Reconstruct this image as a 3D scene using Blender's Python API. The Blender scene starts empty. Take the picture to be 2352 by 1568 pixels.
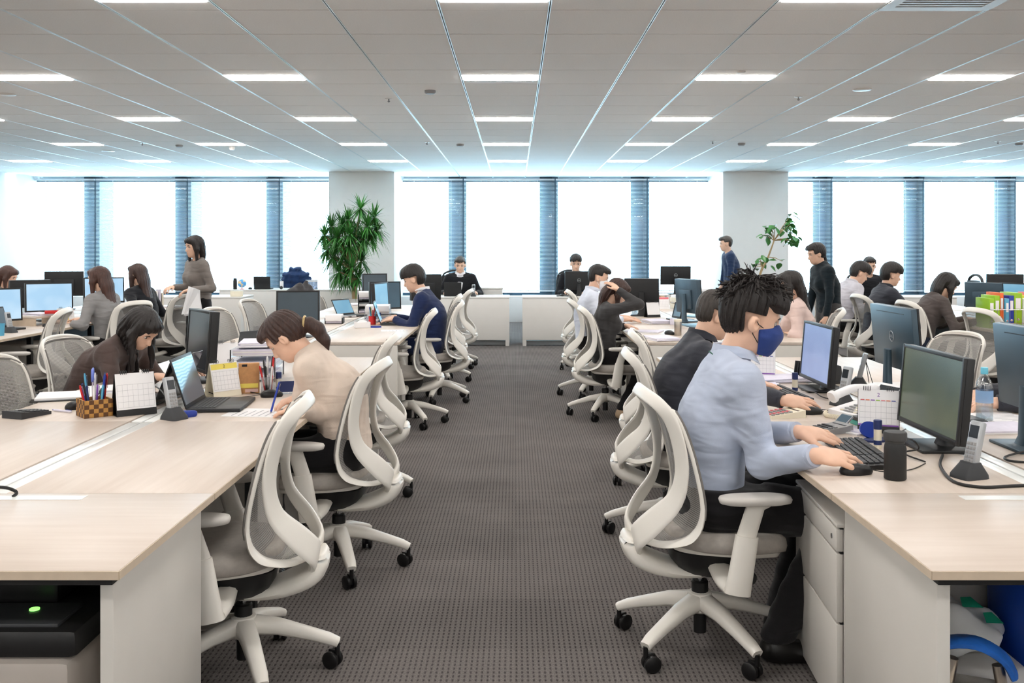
import bpy, bmesh, math, random
import numpy as np
from mathutils import Vector, Matrix
random.seed(7)
R = math.radians
C = bpy.context.scene.collection
SC = bpy.context.scene
# ---------------------------------------------------------------- camera, sky, exposure
F_PX, VX, VY, CAM_H = 2226.0, 1183.0, 568.0, 1.45
cam_data = bpy.data.cameras.new('camera')
cam = bpy.data.objects.new('camera', cam_data); C.objects.link(cam)
cam.location = (0, 0, CAM_H); cam.rotation_euler = (R(90), 0, 0)
cam_data.sensor_width = 36.0; cam_data.lens = F_PX / 2352 * 36.0
cam_data.shift_x = (1176 - VX) / 2352; cam_data.shift_y = -(784 - VY) / 2352
cam_data.clip_start = 0.05; cam_data.clip_end = 500
SC.camera = cam
world = bpy.data.worlds.new('sky'); SC.world = world; world.use_nodes = True
bg = world.node_tree.nodes['Background']
bg.inputs[0].default_value = (0.56, 0.84, 1.0, 1); bg.inputs[1].default_value = 10.0
SC.view_settings.view_transform = 'Standard'; SC.view_settings.look = 'None'
SC.view_settings.gamma = 1.0; SC.view_settings.use_curve_mapping = False
SC.view_settings.exposure = 0.52
cy = SC.cycles; cy.max_bounces = 6; cy.diffuse_bounces = 4; cy.glossy_bounces = 2; cy.transmission_bounces = 2; cy.transparent_max_bounces = 10; cy.caustics_reflective = False; cy.caustics_refractive = False
LAMP = 28.0                      # radiance of the ceiling lights

def G(px, py, z=0.72):           # a pixel lying on the horizontal plane at height z
    t = (CAM_H - z) * F_PX / (py - VY)
    return Vector(((px - VX) * t / F_PX, t, z))
def AT(px, py, Y):               # a pixel at depth Y
    return Vector(((px - VX) * Y / F_PX, Y, CAM_H - (py - VY) * Y / F_PX))

# ---------------------------------------------------------------- materials
MATS = {}
def s2l(c):
    return tuple(((v / 255) / 12.92 if v / 255 <= 0.04045 else ((v / 255 + 0.055) / 1.055) ** 2.4) for v in c)
def mat(name, rgb, rough=0.5, metal=0.0, var=0.05, nscale=8.0, bump=0.0, bscale=200.0, stretch=None,
        coat=0.0, alpha=1.0, trans=0.0, emit=None, estr=0.0, sheen=0.0, spec=0.5, ior=1.45):
    if name in MATS: return MATS[name]
    m = bpy.data.materials.new(name); m.use_nodes = True
    nt = m.node_tree; b = nt.nodes['Principled BSDF']
    col = s2l(rgb)
    tc = nt.nodes.new('ShaderNodeTexCoord'); mp = nt.nodes.new('ShaderNodeMapping')
    nt.links.new(tc.outputs['Object'], mp.inputs[0])
    if stretch: mp.inputs['Scale'].default_value = stretch
    nz = nt.nodes.new('ShaderNodeTexNoise'); nz.inputs['Scale'].default_value = nscale; nz.inputs['Detail'].default_value = 3
    nt.links.new(mp.outputs[0], nz.inputs['Vector'])
    rp = nt.nodes.new('ShaderNodeValToRGB')
    rp.color_ramp.elements[0].position = 0.3; rp.color_ramp.elements[1].position = 0.7
    rp.color_ramp.elements[0].color = tuple(max(0, v * (1 - var)) for v in col) + (1,)
    rp.color_ramp.elements[1].color = tuple(min(1, v * (1 + var)) for v in col) + (1,)
    nt.links.new(nz.outputs[0], rp.inputs[0]); nt.links.new(rp.outputs[0], b.inputs['Base Color'])
    b.inputs['Roughness'].default_value = rough; b.inputs['Metallic'].default_value = metal
    b.inputs['Specular IOR Level'].default_value = spec; b.inputs['IOR'].default_value = ior
    b.inputs['Coat Weight'].default_value = coat; b.inputs['Alpha'].default_value = alpha
    b.inputs['Transmission Weight'].default_value = trans
    b.inputs['Sheen Weight'].default_value = sheen
    if emit:
        b.inputs['Emission Color'].default_value = s2l(emit) + (1,); b.inputs['Emission Strength'].default_value = estr
    if bump:
        n2 = nt.nodes.new('ShaderNodeTexNoise'); n2.inputs['Scale'].default_value = bscale; n2.inputs['Detail'].default_value = 2
        nt.links.new(mp.outputs[0], n2.inputs['Vector'])
        bp = nt.nodes.new('ShaderNodeBump'); bp.inputs['Strength'].default_value = bump; bp.inputs['Distance'].default_value = 0.004
        nt.links.new(n2.outputs[0], bp.inputs['Height']); nt.links.new(bp.outputs[0], b.inputs['Normal'])
    MATS[name] = m
    return m
def nodes_of(name, rgb, rough):
    m = mat(name, rgb, rough); return m, m.node_tree, m.node_tree.nodes['Principled BSDF']

def wood_mat(name, axis):
    m = bpy.data.materials.new(name); m.use_nodes = True; nt = m.node_tree; b = nt.nodes['Principled BSDF']
    tc = nt.nodes.new('ShaderNodeTexCoord'); mp = nt.nodes.new('ShaderNodeMapping')
    nt.links.new(tc.outputs['Object'], mp.inputs[0])
    mp.inputs['Scale'].default_value = (0.55, 9, 9) if axis == 'x' else (9, 0.55, 9)
    nz = nt.nodes.new('ShaderNodeTexNoise'); nz.inputs['Scale'].default_value = 3.2; nz.inputs['Detail'].default_value = 6; nz.inputs['Roughness'].default_value = .62
    nt.links.new(mp.outputs[0], nz.inputs['Vector'])
    rp = nt.nodes.new('ShaderNodeValToRGB'); e = rp.color_ramp.elements
    e[0].position = .28; e[0].color = s2l((199, 184, 171)) + (1,)
    e[1].position = .72; e[1].color = s2l((210, 197, 185)) + (1,)
    nt.links.new(nz.outputs[0], rp.inputs[0]); nt.links.new(rp.outputs[0], b.inputs['Base Color'])
    b.inputs['Roughness'].default_value = .38
    MATS[name] = m; return m
M_WOODX = wood_mat('ash_wood_crosswise', 'x'); M_WOODY = wood_mat('ash_wood_lengthwise', 'y')
M_EDGE = mat('wood_edge_band', (206, 188, 166), .5, var=.06, nscale=20)
M_WHITE = mat('white_laminate', (222, 219, 214), .35, var=.015)
M_PANEL = mat('white_steel_panel', (214, 210, 203), .32, var=.015)
M_TRAY = mat('white_cable_tray', (236, 238, 236), .22, var=.01)
M_BLACKM = mat('black_metal_beam', (28, 28, 29), .5)
M_CHAIRW = mat('chair_white_plastic', (236, 232, 224), .38, var=.015)
M_SEAT = mat('grey_seat_fabric', (170, 164, 157), .9, var=.06, nscale=60, bump=.35, bscale=700)
M_BLACKP = mat('black_plastic', (26, 26, 27), .42, var=.08)
M_DARKP = mat('charcoal_plastic', (52, 54, 57), .5, var=.06)
M_CHROME = mat('chrome', (200, 202, 205), .15, metal=1.0)
M_RUBBER = mat('caster_rubber', (18, 18, 19), .35)
M_GREYP = mat('grey_plastic', (150, 150, 150), .45)
M_PAPER = mat('white_paper', (244, 243, 244), .8, var=.01)
M_PAPERL = mat('lilac_white_paper', (226, 222, 236), .8, var=.04, nscale=40)
M_STEEL = mat('brushed_steel', (190, 182, 172), .3, metal=1.0, var=.1, stretch=(30, 30, .5))
M_RED = mat('red_plastic', (205, 40, 42), .4)
M_BLUE = mat('blue_plastic', (35, 62, 160), .4)
M_NAVYP = mat('navy_plastic', (38, 52, 100), .45)
M_GREEN = mat('lime_plastic', (150, 196, 40), .4)
M_YELLOW = mat('yellow_paper', (246, 226, 110), .7)
M_ORANGE = mat('orange_plastic', (236, 110, 50), .45)
M_SKYB = mat('sky_blue_plastic', (90, 170, 205), .4)
M_PINK = mat('pink_card', (230, 120, 130), .6)
M_VIOLET = mat('violet_card', (130, 80, 170), .6)
M_TEAL = mat('teal_plastic', (60, 150, 140), .4)
M_KRAFT = mat('kraft_card', (196, 146, 98), .8, var=.08, nscale=60)
M_CREAM = mat('cream_plastic', (234, 226, 205), .5)
M_INK = mat('grey_print', (176, 176, 182), .8)
M_INKB = mat('black_print', (40, 40, 44), .8)

def pattern_mesh_mat():          # see-through woven back: holes by a fine sine grid in UV space
    m = bpy.data.materials.new('chair_back_mesh'); m.use_nodes = True; nt = m.node_tree
    b = nt.nodes['Principled BSDF']; out = nt.nodes['Material Output']
    b.inputs['Base Color'].default_value = s2l((152, 149, 145)) + (1,); b.inputs['Roughness'].default_value = .8
    uv = nt.nodes.new('ShaderNodeUVMap'); sp = nt.nodes.new('ShaderNodeSeparateXYZ'); nt.links.new(uv.outputs[0], sp.inputs[0])
    def mth(op, a, bb=None):
        n = nt.nodes.new('ShaderNodeMath'); n.operation = op
        for i, v in enumerate((a, bb)):
            if v is None: continue
            if isinstance(v, (int, float)): n.inputs[i].default_value = v
            else: nt.links.new(v, n.inputs[i])
        return n.outputs[0]
    w = 2 * math.pi
    su = mth('SINE', mth('MULTIPLY', sp.outputs[0], w / .0056)); sv = mth('SINE', mth('MULTIPLY', sp.outputs[1], w / .0072))
    h = mth('GREATER_THAN', mth('ADD', su, sv), 0.72)
    tr = nt.nodes.new('ShaderNodeBsdfTransparent'); mx = nt.nodes.new('ShaderNodeMixShader')
    nt.links.new(h, mx.inputs[0]); nt.links.new(b.outputs[0], mx.inputs[1]); nt.links.new(tr.outputs[0], mx.inputs[2])
    nt.links.new(mx.outputs[0], out.inputs[0])
    MATS['chair_back_mesh'] = m; return m
M_MESH = pattern_mesh_mat()

def carpet_mat():
    m = bpy.data.materials.new('loop_pile_carpet'); m.use_nodes = True; nt = m.node_tree; b = nt.nodes['Principled BSDF']
    geo = nt.nodes.new('ShaderNodeNewGeometry'); sp = nt.nodes.new('ShaderNodeSeparateXYZ'); nt.links.new(geo.outputs['Position'], sp.inputs[0])
    oi = nt.nodes.new('ShaderNodeObjectInfo')
    def mth(op, a, bb=None, cc=None):
        n = nt.nodes.new('ShaderNodeMath'); n.operation = op
        for i, v in enumerate((a, bb, cc)):
            if v is None: continue
            if isinstance(v, (int, float)): n.inputs[i].default_value = v
            else: nt.links.new(v, n.inputs[i])
        return n.outputs[0]
    w = 2 * math.pi
    rx = mth('SINE', mth('MULTIPLY', sp.outputs[0], w / .0195))
    ry = mth('SINE', mth('MULTIPLY', sp.outputs[1], w / .030))
    ryb = mth('SINE', mth('MULTIPLY', sp.outputs[1], w / .0075))
    dark = mth('MULTIPLY', mth('MAXIMUM', rx, 0.0), mth('MULTIPLY_ADD', ry, .45, .55))
    nz = nt.nodes.new('ShaderNodeTexNoise'); nz.inputs['Scale'].default_value = 190; nz.inputs['Detail'].default_value = 3
    nt.links.new(geo.outputs['Position'], nz.inputs['Vector'])
    n3 = nt.nodes.new('ShaderNodeTexNoise'); n3.inputs['Scale'].default_value = 3; nt.links.new(geo.outputs['Position'], n3.inputs['Vector'])
    v = mth('SUBTRACT', mth('MULTIPLY_ADD', nz.outputs[0], .55, mth('MULTIPLY', oi.outputs['Random'], .06)), mth('MULTIPLY', dark, .28))
    v = mth('ADD', v, mth('MULTIPLY', mth('SUBTRACT', n3.outputs[0], .5), .12))
    v = mth('ADD', v, mth('MULTIPLY', ryb, .03))
    rp = nt.nodes.new('ShaderNodeValToRGB'); e = rp.color_ramp.elements
    e[0].position = -0.0; e[0].color = s2l((42, 40, 40)) + (1,)
    e[1].position = .46; e[1].color = s2l((130, 124, 121)) + (1,)
    nt.links.new(v, rp.inputs[0]); nt.links.new(rp.outputs[0], b.inputs['Base Color'])
    b.inputs['Roughness'].default_value = .95; b.inputs['Specular IOR Level'].default_value = .15
    bp = nt.nodes.new('ShaderNodeBump'); bp.inputs['Strength'].default_value = .5; bp.inputs['Distance'].default_value = .004
    nt.links.new(v, bp.inputs['Height']); nt.links.new(bp.outputs[0], b.inputs['Normal'])
    MATS['loop_pile_carpet'] = m; return m
M_CARPET = carpet_mat()

def emission_mat(name, rgb, strength):
    m = bpy.data.materials.new(name); m.use_nodes = True; nt = m.node_tree
    b = nt.nodes['Principled BSDF']; b.inputs['Base Color'].default_value = (.8, .8, .8, 1)
    b.inputs['Emission Color'].default_value = tuple(rgb) + (1,); b.inputs['Emission Strength'].default_value = strength
    MATS[name] = m; return m
M_LAMP = emission_mat('lamp_diffuser', (1.0, .965, .925), LAMP)
def glass_mat(name, tint, mixv=.12, rough=.02):
    m = bpy.data.materials.new(name); m.use_nodes = True; nt = m.node_tree
    out = nt.nodes['Material Output']; nt.nodes.remove(nt.nodes['Principled BSDF'])
    tr = nt.nodes.new('ShaderNodeBsdfTransparent'); tr.inputs[0].default_value = tuple(tint) + (1,)
    gl = nt.nodes.new('ShaderNodeBsdfGlossy'); gl.inputs['Roughness'].default_value = rough
    mx = nt.nodes.new('ShaderNodeMixShader'); mx.inputs[0].default_value = mixv
    nt.links.new(tr.outputs[0], mx.inputs[1]); nt.links.new(gl.outputs[0], mx.inputs[2]); nt.links.new(mx.outputs[0], out.inputs[0])
    MATS[name] = m; return m
M_GLASS = glass_mat('window_glass', (.94, .98, 1), .06)
M_PET = glass_mat('bottle_plastic', (.86, .9, .93), .28, .08)
M_CLEAR = glass_mat('clear_plastic', (.93, .95, .97), .12, .06)

# ---------------------------------------------------------------- mesh builder
class MB:
    def __init__(s): s.v = []; s.f = []; s.uv = None
    def add(s, vs, fs):
        n = len(s.v); s.v.extend([tuple(p) for p in vs]); s.f.extend([tuple(i + n for i in f) for f in fs]); return s
    def box(s, x0, y0, z0, x1, y1, z1, b=0.0):
        if x0 > x1: x0, x1 = x1, x0
        if y0 > y1: y0, y1 = y1, y0
        if z0 > z1: z0, z1 = z1, z0
        if b <= 0:
            vs = [(x, y, z) for z in (z0, z1) for y in (y0, y1) for x in (x0, x1)]
            return s.add(vs, [(0, 2, 3, 1), (4, 5, 7, 6), (0, 1, 5, 4), (2, 6, 7, 3), (0, 4, 6, 2), (1, 3, 7, 5)])
        b = min(b, (x1 - x0) / 2.01, (y1 - y0) / 2.01, (z1 - z0) / 2.01)
        bm = bmesh.new(); bmesh.ops.create_cube(bm, size=1)
        for v in bm.verts:
            v.co = ((x0 + x1) / 2 + v.co.x * (x1 - x0), (y0 + y1) / 2 + v.co.y * (y1 - y0), (z0 + z1) / 2 + v.co.z * (z1 - z0))
        bmesh.ops.bevel(bm, geom=bm.edges[:], offset=b, segments=2, affect='EDGES', profile=.5)
        bm.verts.index_update()
        vs = [tuple(v.co) for v in bm.verts]; fs = [tuple(v.index for v in f.verts) for f in bm.faces]; bm.free()
        return s.add(vs, fs)
    def prism(s, poly, z0, z1):   # polygon in xy
        n = len(poly)
        vs = [(p[0], p[1], z0) for p in poly] + [(p[0], p[1], z1) for p in poly]
        fs = [tuple(range(n - 1, -1, -1)), tuple(range(n, 2 * n))] + [(i, (i + 1) % n, n + (i + 1) % n, n + i) for i in range(n)]
        return s.add(vs, fs)
    def prism_x(s, poly, x0, x1):  # polygon in (y,z), extruded along x
        n = len(poly)
        vs = [(x0, p[0], p[1]) for p in poly] + [(x1, p[0], p[1]) for p in poly]
        fs = [tuple(range(n - 1, -1, -1)), tuple(range(n, 2 * n))] + [(i, (i + 1) % n, n + (i + 1) % n, n + i) for i in range(n)]
        return s.add(vs, fs)
    def lathe(s, prof, seg=20, c=(0, 0, 0), axis='z', cap=True):
        vs = []; fs = []; n = len(prof)
        for k in range(seg):
            a = 2 * math.pi * k / seg; ca, sa = math.cos(a), math.sin(a)
            for r, z in prof:
                if axis == 'z': p = (c[0] + r * ca, c[1] + r * sa, c[2] + z)
                elif axis == 'y': p = (c[0] + r * sa, c[1] + z, c[2] + r * ca)
                else: p = (c[0] + z, c[1] + r * ca, c[2] + r * sa)
                vs.append(p)
        for k in range(seg):
            k2 = (k + 1) % seg
            for i in range(n - 1): fs.append((k * n + i, k2 * n + i, k2 * n + i + 1, k * n + i + 1))
        if cap:
            if prof[0][0] > 1e-6: fs.append(tuple(k * n for k in range(seg - 1, -1, -1)))
            if prof[-1][0] > 1e-6: fs.append(tuple(k * n + n - 1 for k in range(seg)))
        return s.add(vs, fs)
    def cyl(s, a, b, r, r2=None, seg=12):
        return s.tube([a, b], [r, r if r2 is None else r2], seg)
    def tube(s, path, rad, seg=8, closed=False):
        path = [Vector(p) for p in path]; n = len(path)
        if isinstance(rad, (int, float)): rad = [rad] * n
        sec = [(math.cos(2 * math.pi * k / seg), math.sin(2 * math.pi * k / seg)) for k in range(seg)]
        return s.sweep(path, [[(r * a, r * b) for a, b in sec] for r in rad], None, closed)
    def sweep(s, path, secs, hint=None, closed=False):
        path = [Vector(p) for p in path]; n = len(path); vs = []; fs = []; m = len(secs[0])
        prev = None
        for i in range(n):
            if closed: t = path[(i + 1) % n] - path[i - 1]
            else: t = path[min(i + 1, n - 1)] - path[max(i - 1, 0)]
            if t.length < 1e-9: t = Vector((0, 0, 1))
            t.normalize()
            if hint is not None:
                h = Vector(hint[i]) if isinstance(hint, list) else Vector(hint)
            elif prev is None:
                h = Vector((0, 0, 1)) if abs(t.z) < .9 else Vector((1, 0, 0))
            else: h = prev
            u = h - t * h.dot(t)
            if u.length < 1e-6: u = t.orthogonal()
            u.normalize(); w = t.cross(u); prev = u
            for a, b in secs[i]: vs.append(path[i] + u * a + w * b)
        for i in range(n if closed else n - 1):
            j = (i + 1) % n
            for k in range(m):
                k2 = (k + 1) % m; fs.append((i * m + k, i * m + k2, j * m + k2, j * m + k))
        if not closed:
            fs.append(tuple(range(m - 1, -1, -1))); fs.append(tuple((n - 1) * m + k for k in range(m)))
        return s.add(vs, fs)
    def ball(s, c, r, seg=12, rings=8):
        if isinstance(r, (int, float)): r = (r, r, r)
        vs = [(c[0], c[1], c[2] - r[2])]
        for i in range(1, rings):
            ph = math.pi * i / rings - math.pi / 2
            for k in range(seg):
                a = 2 * math.pi * k / seg
                vs.append((c[0] + r[0] * math.cos(ph) * math.cos(a), c[1] + r[1] * math.cos(ph) * math.sin(a), c[2] + r[2] * math.sin(ph)))
        vs.append((c[0], c[1], c[2] + r[2])); fs = []
        for k in range(seg): fs.append((0, 1 + (k + 1) % seg, 1 + k))
        for i in range(rings - 2):
            for k in range(seg):
                a = 1 + i * seg + k; b = 1 + i * seg + (k + 1) % seg; fs.append((a, b, b + seg, a + seg))
        top = len(vs) - 1; o = 1 + (rings - 2) * seg
        for k in range(seg): fs.append((o + k, o + (k + 1) % seg, top))
        return s.add(vs, fs)
    def loft(s, rings, closed=True, cap=True):
        m = len(rings[0]); n = len(rings); vs = [p for r in rings for p in r]; fs = []
        for i in range(n - 1):
            for k in range(m if closed else m - 1):
                k2 = (k + 1) % m; fs.append((i * m + k, i * m + k2, (i + 1) * m + k2, (i + 1) * m + k))
        if cap: fs.append(tuple(range(m - 1, -1, -1))); fs.append(tuple((n - 1) * m + k for k in range(m)))
        return s.add(vs, fs)
    def xf(s, M):
        M = M if isinstance(M, Matrix) else Matrix(M)
        s.v = [tuple(M @ Vector(p)) for p in s.v]; return s
    def mesh(s, name, m, smooth=None):
        me = bpy.data.meshes.new(name); me.from_pydata(s.v, [], s.f)
        if m is not None: me.materials.append(m)
        if smooth is not None:
            me.polygons.foreach_set('use_smooth', [True] * len(me.polygons))
            if smooth < 180: me.set_sharp_from_angle(angle=R(smooth))
        me.update(); return me

def obj(name, mb, m, parent=None, smooth=35, loc=None, rot=None):
    me = mb if isinstance(mb, bpy.types.Mesh) else mb.mesh(name, m, smooth)
    o = bpy.data.objects.new(name, me); C.objects.link(o)
    if parent is not None: o.parent = parent
    if loc is not None: o.location = loc
    if rot is not None: o.rotation_euler = rot
    return o
def tag(o, label=None, cat=None, group=None, kind=None):
    if label: o['label'] = label
    if cat: o['category'] = cat
    if group: o['group'] = group
    if kind: o['kind'] = kind
    return o
def thing(name, label, cat, loc=(0, 0, 0), rz=0.0, group=None):
    o = bpy.data.objects.new(name, None); C.objects.link(o); o.empty_display_size = .1
    o.location = loc; o.rotation_euler = (0, 0, rz)
    return tag(o, label, cat, group)
def dup(root, loc, rz, label, group=None):
    r = root.copy(); C.objects.link(r); r.location = loc; r.rotation_euler = (0, 0, rz)
    r['label'] = label
    if group: r['group'] = group
    for ch in list(root.children):
        c = ch.copy(); C.objects.link(c); c.parent = r
        for g in list(ch.children):
            d = g.copy(); C.objects.link(d); d.parent = c
    return r
def struct(name, mb, m, parent=None, smooth=35):
    o = obj(name, mb, m, parent, smooth)
    if parent is None: o['kind'] = 'structure'
    return o
def text_mesh(txt, size, m, depth=.0004, align='CENTER'):
    cu = bpy.data.curves.new('lettering', 'FONT'); cu.body = txt; cu.size = size; cu.extrude = depth
    cu.align_x = align; cu.align_y = 'CENTER'; cu.resolution_u = 2
    t = bpy.data.objects.new('lettering', cu); C.objects.link(t)
    me = bpy.data.meshes.new_from_object(t); bpy.data.objects.remove(t); bpy.data.curves.remove(cu)
    me.materials.clear(); me.materials.append(m); return me

# ---------------------------------------------------------------- the room
CEIL = CAM_H + 1.39
XL, XR, YB, YF = -12.5, 12.9, -5.0, 19.35
fl = struct('floor', MB().box(XL, YB, -.12, XR, YF, -.012), M_CARPET)
tile = MB().box(-.2496, -.2496, -.0125, .2496, .2496, 0, .0).mesh('carpet_tile', M_CARPET)
covered = set(); n_tiles = 0
for j in range(5, 34):
    for i in range(-8, 9):
        x, y = .25 + .5 * i, .25 + .5 * j
        if abs(x) < .75 + (.55 if y < 9 else .0) and y < 15.6 and abs(x + .02) < (y + .6) * .54:
            o = obj('carpet_tile', tile, None, fl, loc=(x, y, 0)); n_tiles += 1; covered.add((i, j))
rest = MB()
for j in range(-10, 39):
    for i in range(-25, 26):
        if (i, j) in covered: continue
        x, y = .25 + .5 * i, .25 + .5 * j
        rest.box(x - .2496, y - .2496, -.0125, x + .2496, y + .2496, 0)
o = obj('carpet_tile_field', rest, M_CARPET, fl); o['kind'] = 'stuff'

M_WALL = mat('painted_wall', (226, 226, 224), .7, var=.01)
M_COL = mat('painted_column', (236, 237, 236), .65, var=.01)
struct('wall_left', MB().box(XL - .2, YB, -.1, XL, YF, CEIL + .3), M_WALL)
struct('wall_right', MB().box(XR, YB, -.1, XR + .2, YF, CEIL + .3), M_WALL)
struct('wall_front', MB().box(XL, YB - .2, -.1, XR, YB, CEIL + .3), M_WALL)

# ceiling: slab, panels 640 x 640, rails, lights
M_CPAN = mat('mineral_ceiling_panel', (244, 242, 239), .9, var=.03, nscale=120)
M_RAIL = mat('aluminium_ceiling_rail', (222, 228, 230), .35, metal=.3)
M_SLOT = mat('dark_ceiling_slot', (64, 66, 68), .8)
ce = struct('ceiling', MB().box(XL, YB, CEIL + .03, XR, YF, CEIL + .25), mat('ceiling_slab', (38, 39, 40), .9))
GX0, GY0, P = -.439, 7.60, .64
cells_x = range(-19, 21); cells_y = range(-20, 19)
def is_light(i, j): return i % 3 == 0 and j % 4 == 0
pan = MB().box(-.3165, -.3145, 0, .3165, .3145, .014, .002).mesh('ceiling_panel', M_CPAN)
half = MB().box(-.3165, -.098, 0, .3165, .098, .014).mesh('ceiling_panel', M_CPAN)
field = MB(); lights = []; npan = 0
for j in cells_y:
    for i in cells_x:
        x, y = GX0 + P * (i + .5), GY0 + P * (j + .5)
        if y > YF or y < YB or x < XL or x > XR: continue
        inview = 5.2 < y < 13.4 and -(1183 / 2226) * y - .3 < x < (1169 / 2226) * y + .3
        if is_light(i, j):
            lights.append((x, y, i, j))
            for s in (-1, 1):
                if inview: obj('ceiling_panel', half, None, ce, loc=(x, y + s * .2185, CEIL)); npan += 1
                else: field.box(x - .3165, y + s * .2185 - .098, CEIL, x + .3165, y + s * .2185 + .098, CEIL + .014)
        elif (i, j) == (4, -4): continue
        elif inview and npan < 300:
            obj('ceiling_panel', pan, None, ce, loc=(x, y, CEIL)); npan += 1
        else: field.box(x - .3165, y - .3145, CEIL, x + .3165, y + .3145, CEIL + .014)
o = obj('ceiling_panel_field', field, M_CPAN, ce); o['kind'] = 'stuff'
for i in cells_x:
    x = GX0 + P * i
    if x < XL or x > XR: continue
    obj('ceiling_rail', MB().box(x - .009, YB, CEIL - .003, x - .003, YF, CEIL + .012).box(x + .003, YB, CEIL - .003, x + .009, YF, CEIL + .012), M_RAIL, ce)

# lights: name them by row from the windows and place in the row as the photograph shows them
lamp_f = MB().box(-.318, -.119, -.002, .318, -.108, .03).box(-.318, .108, -.002, .318, .119, .03).box(-.318, -.108, -.002, -.306, .108, .03).box(.306, -.108, -.002, .318, .108, .03).mesh('frame', M_WHITE)
lamp_d = MB().add([(-.306, -.108, .004), (.306, -.108, .004), (.306, .108, .004), (-.306, .108, .004), (-.3, -.1, -.010), (.3, -.1, -.010), (.3, .1, -.010), (-.3, .1, -.010)], [(4, 7, 6, 5), (0, 4, 5, 1), (1, 5, 6, 2), (2, 6, 7, 3), (3, 7, 4, 0)]).mesh('diffuser', M_LAMP)
slot_m = MB().box(-.285, .135, -.004, .285, .15, .004).box(-.285, .185, -.004, .285, .2, .004).box(-.285, .15, -.004, -.262, .185, .002).box(.262, .15, -.004, .285, .185, .002).mesh('air_slot', M_WHITE)
slot_d = MB().box(-.262, .15, -.001, .262, .185, .0).mesh('slot_gap', M_SLOT)
ORD = ['first', 'second', 'third', 'fourth', 'fifth', 'sixth', 'seventh', 'eighth', 'ninth', 'tenth', 'eleventh', 'twelfth', 'thirteenth', 'fourteenth']
rows = sorted({j for _, _, _, j in lights})
for j in rows:
    row = sorted([l for l in lights if l[3] == j])
    y = row[0][1]; vis = [l for l in row if -20 < VX + l[0] * F_PX / y < 2372 and y > 5]
    for l in row:
        if l in vis:
            lab = 'recessed white ceiling light, %s row from the windows, %s from the left' % (ORD[max(0, round((18.165 - y) / 2.56))], ORD[vis.index(l)])
            g = None
        else: lab = 'recessed ceiling light outside the picture, %s row from the windows, %s of its whole row' % (ORD[max(0, round((18.165 - y) / 2.56))], ORD[row.index(l)]); g = 'ceiling lights out of frame'
        t = thing('ceiling_light', lab, 'ceiling light', (l[0], l[1], CEIL), group=g or 'recessed ceiling lights')
        obj('frame', lamp_f, None, t); obj('diffuser', lamp_d, None, t)
        if (l[2], j) in ((0, 0), (0, 8), (-6, 4), (3, 4), (9, 8), (3, 12), (-3, 12)):
            s_ = obj('air_slot', slot_m, None, t); obj('slot_gap', slot_d, None, s_)
# air grille at the top right
t = thing('air_grille', 'white rectangular air grille in the ceiling at the top right edge', 'air grille', (GX0 + P * 4.5, GY0 + P * -3.5, CEIL))
obj('frame', MB().box(-.318, -.318, -.006, .318, -.23, .01).box(-.318, .23, -.006, .318, .318, .01).box(-.318, -.23, -.006, -.25, .23, .01).box(.25, -.23, -.006, .318, .23, .01), M_WHITE, t)
for k in range(9): obj('louvre', MB().box(-.25, -.2 + k * .05 - .012, -.004, .25, -.2 + k * .05 + .012, .0), M_WHITE, t)
obj('backing', MB().box(-.25, -.23, .008, .25, .23, .012), M_SLOT, t)

# small ceiling fittings
def ceil_at(px, py): return G(px, 2 * VY - py, CAM_H - 1.39)
def disc(px, py, r, h, lab, dark=False):
    p = ceil_at(px, py); p.z = CEIL
    o = obj('ceiling_speaker' if r > .06 else 'smoke_detector', MB().lathe([(0, 0), (r * .75, 0), (r, h * .4), (r, h), (0, h)], 20, (0, 0, -h)), M_GREYP if dark else M_WHITE, loc=p)
    tag(o, lab, 'detector' if r <= .06 else 'speaker')
def sprinkler(px, py, lab):
    p = ceil_at(px, py); p.z = CEIL
    t = thing('fire_sprinkler', lab, 'sprinkler', p)
    obj('plate', MB().lathe([(.034, -.006), (.036, 0)], 14), M_WHITE, t)
    obj('nozzle', MB().lathe([(.006, -.036), (.012, -.03), (.012, -.024), (.006, -.02), (.008, -.004)], 10), M_GREYP, t)
disc(988, 208, .05, .03, 'beige smoke detector left of the aisle above the central ceiling lights', True)
disc(1980, 205, .08, .012, 'round white speaker in the ceiling between two lights on the right')
disc(15, 216, .08, .012, 'round white speaker in the ceiling at the left edge of the picture')
disc(1057, 331, .05, .03, 'smoke detector just left of the central light row, farther back', True)
disc(412, 333, .05, .03, 'smoke detector between two lights of the fourth row on the left', True)
disc(248, 346, .09, .012, 'round white speaker in the far left ceiling below a light')
disc(1703, 329, .05, .03, 'smoke detector in the far ceiling right of the aisle', True)
disc(533, 337, .04, .045, 'small cream dome sensor beside a far left ceiling light')
disc(1702, 164, .035, .014, 'tiny round emergency lamp touching the near right ceiling light')
disc(2340, 329, .05, .03, 'smoke detector in the far ceiling at the right edge', True)
for px, py, l in ((893, 226, 'fire sprinkler left of the aisle, nearest of the left half'), (1834, 222, 'fire sprinkler beside the round white speaker on the right'),
                  (981, 326, 'fire sprinkler left of the central light row, farther back'), (327, 328, 'fire sprinkler in the far left ceiling above the windows'),
                  (1637, 324, 'fire sprinkler in the far ceiling right of the aisle'), (2292, 324, 'fire sprinkler in the far ceiling near the right edge')):
    sprinkler(px, py, l)

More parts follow.
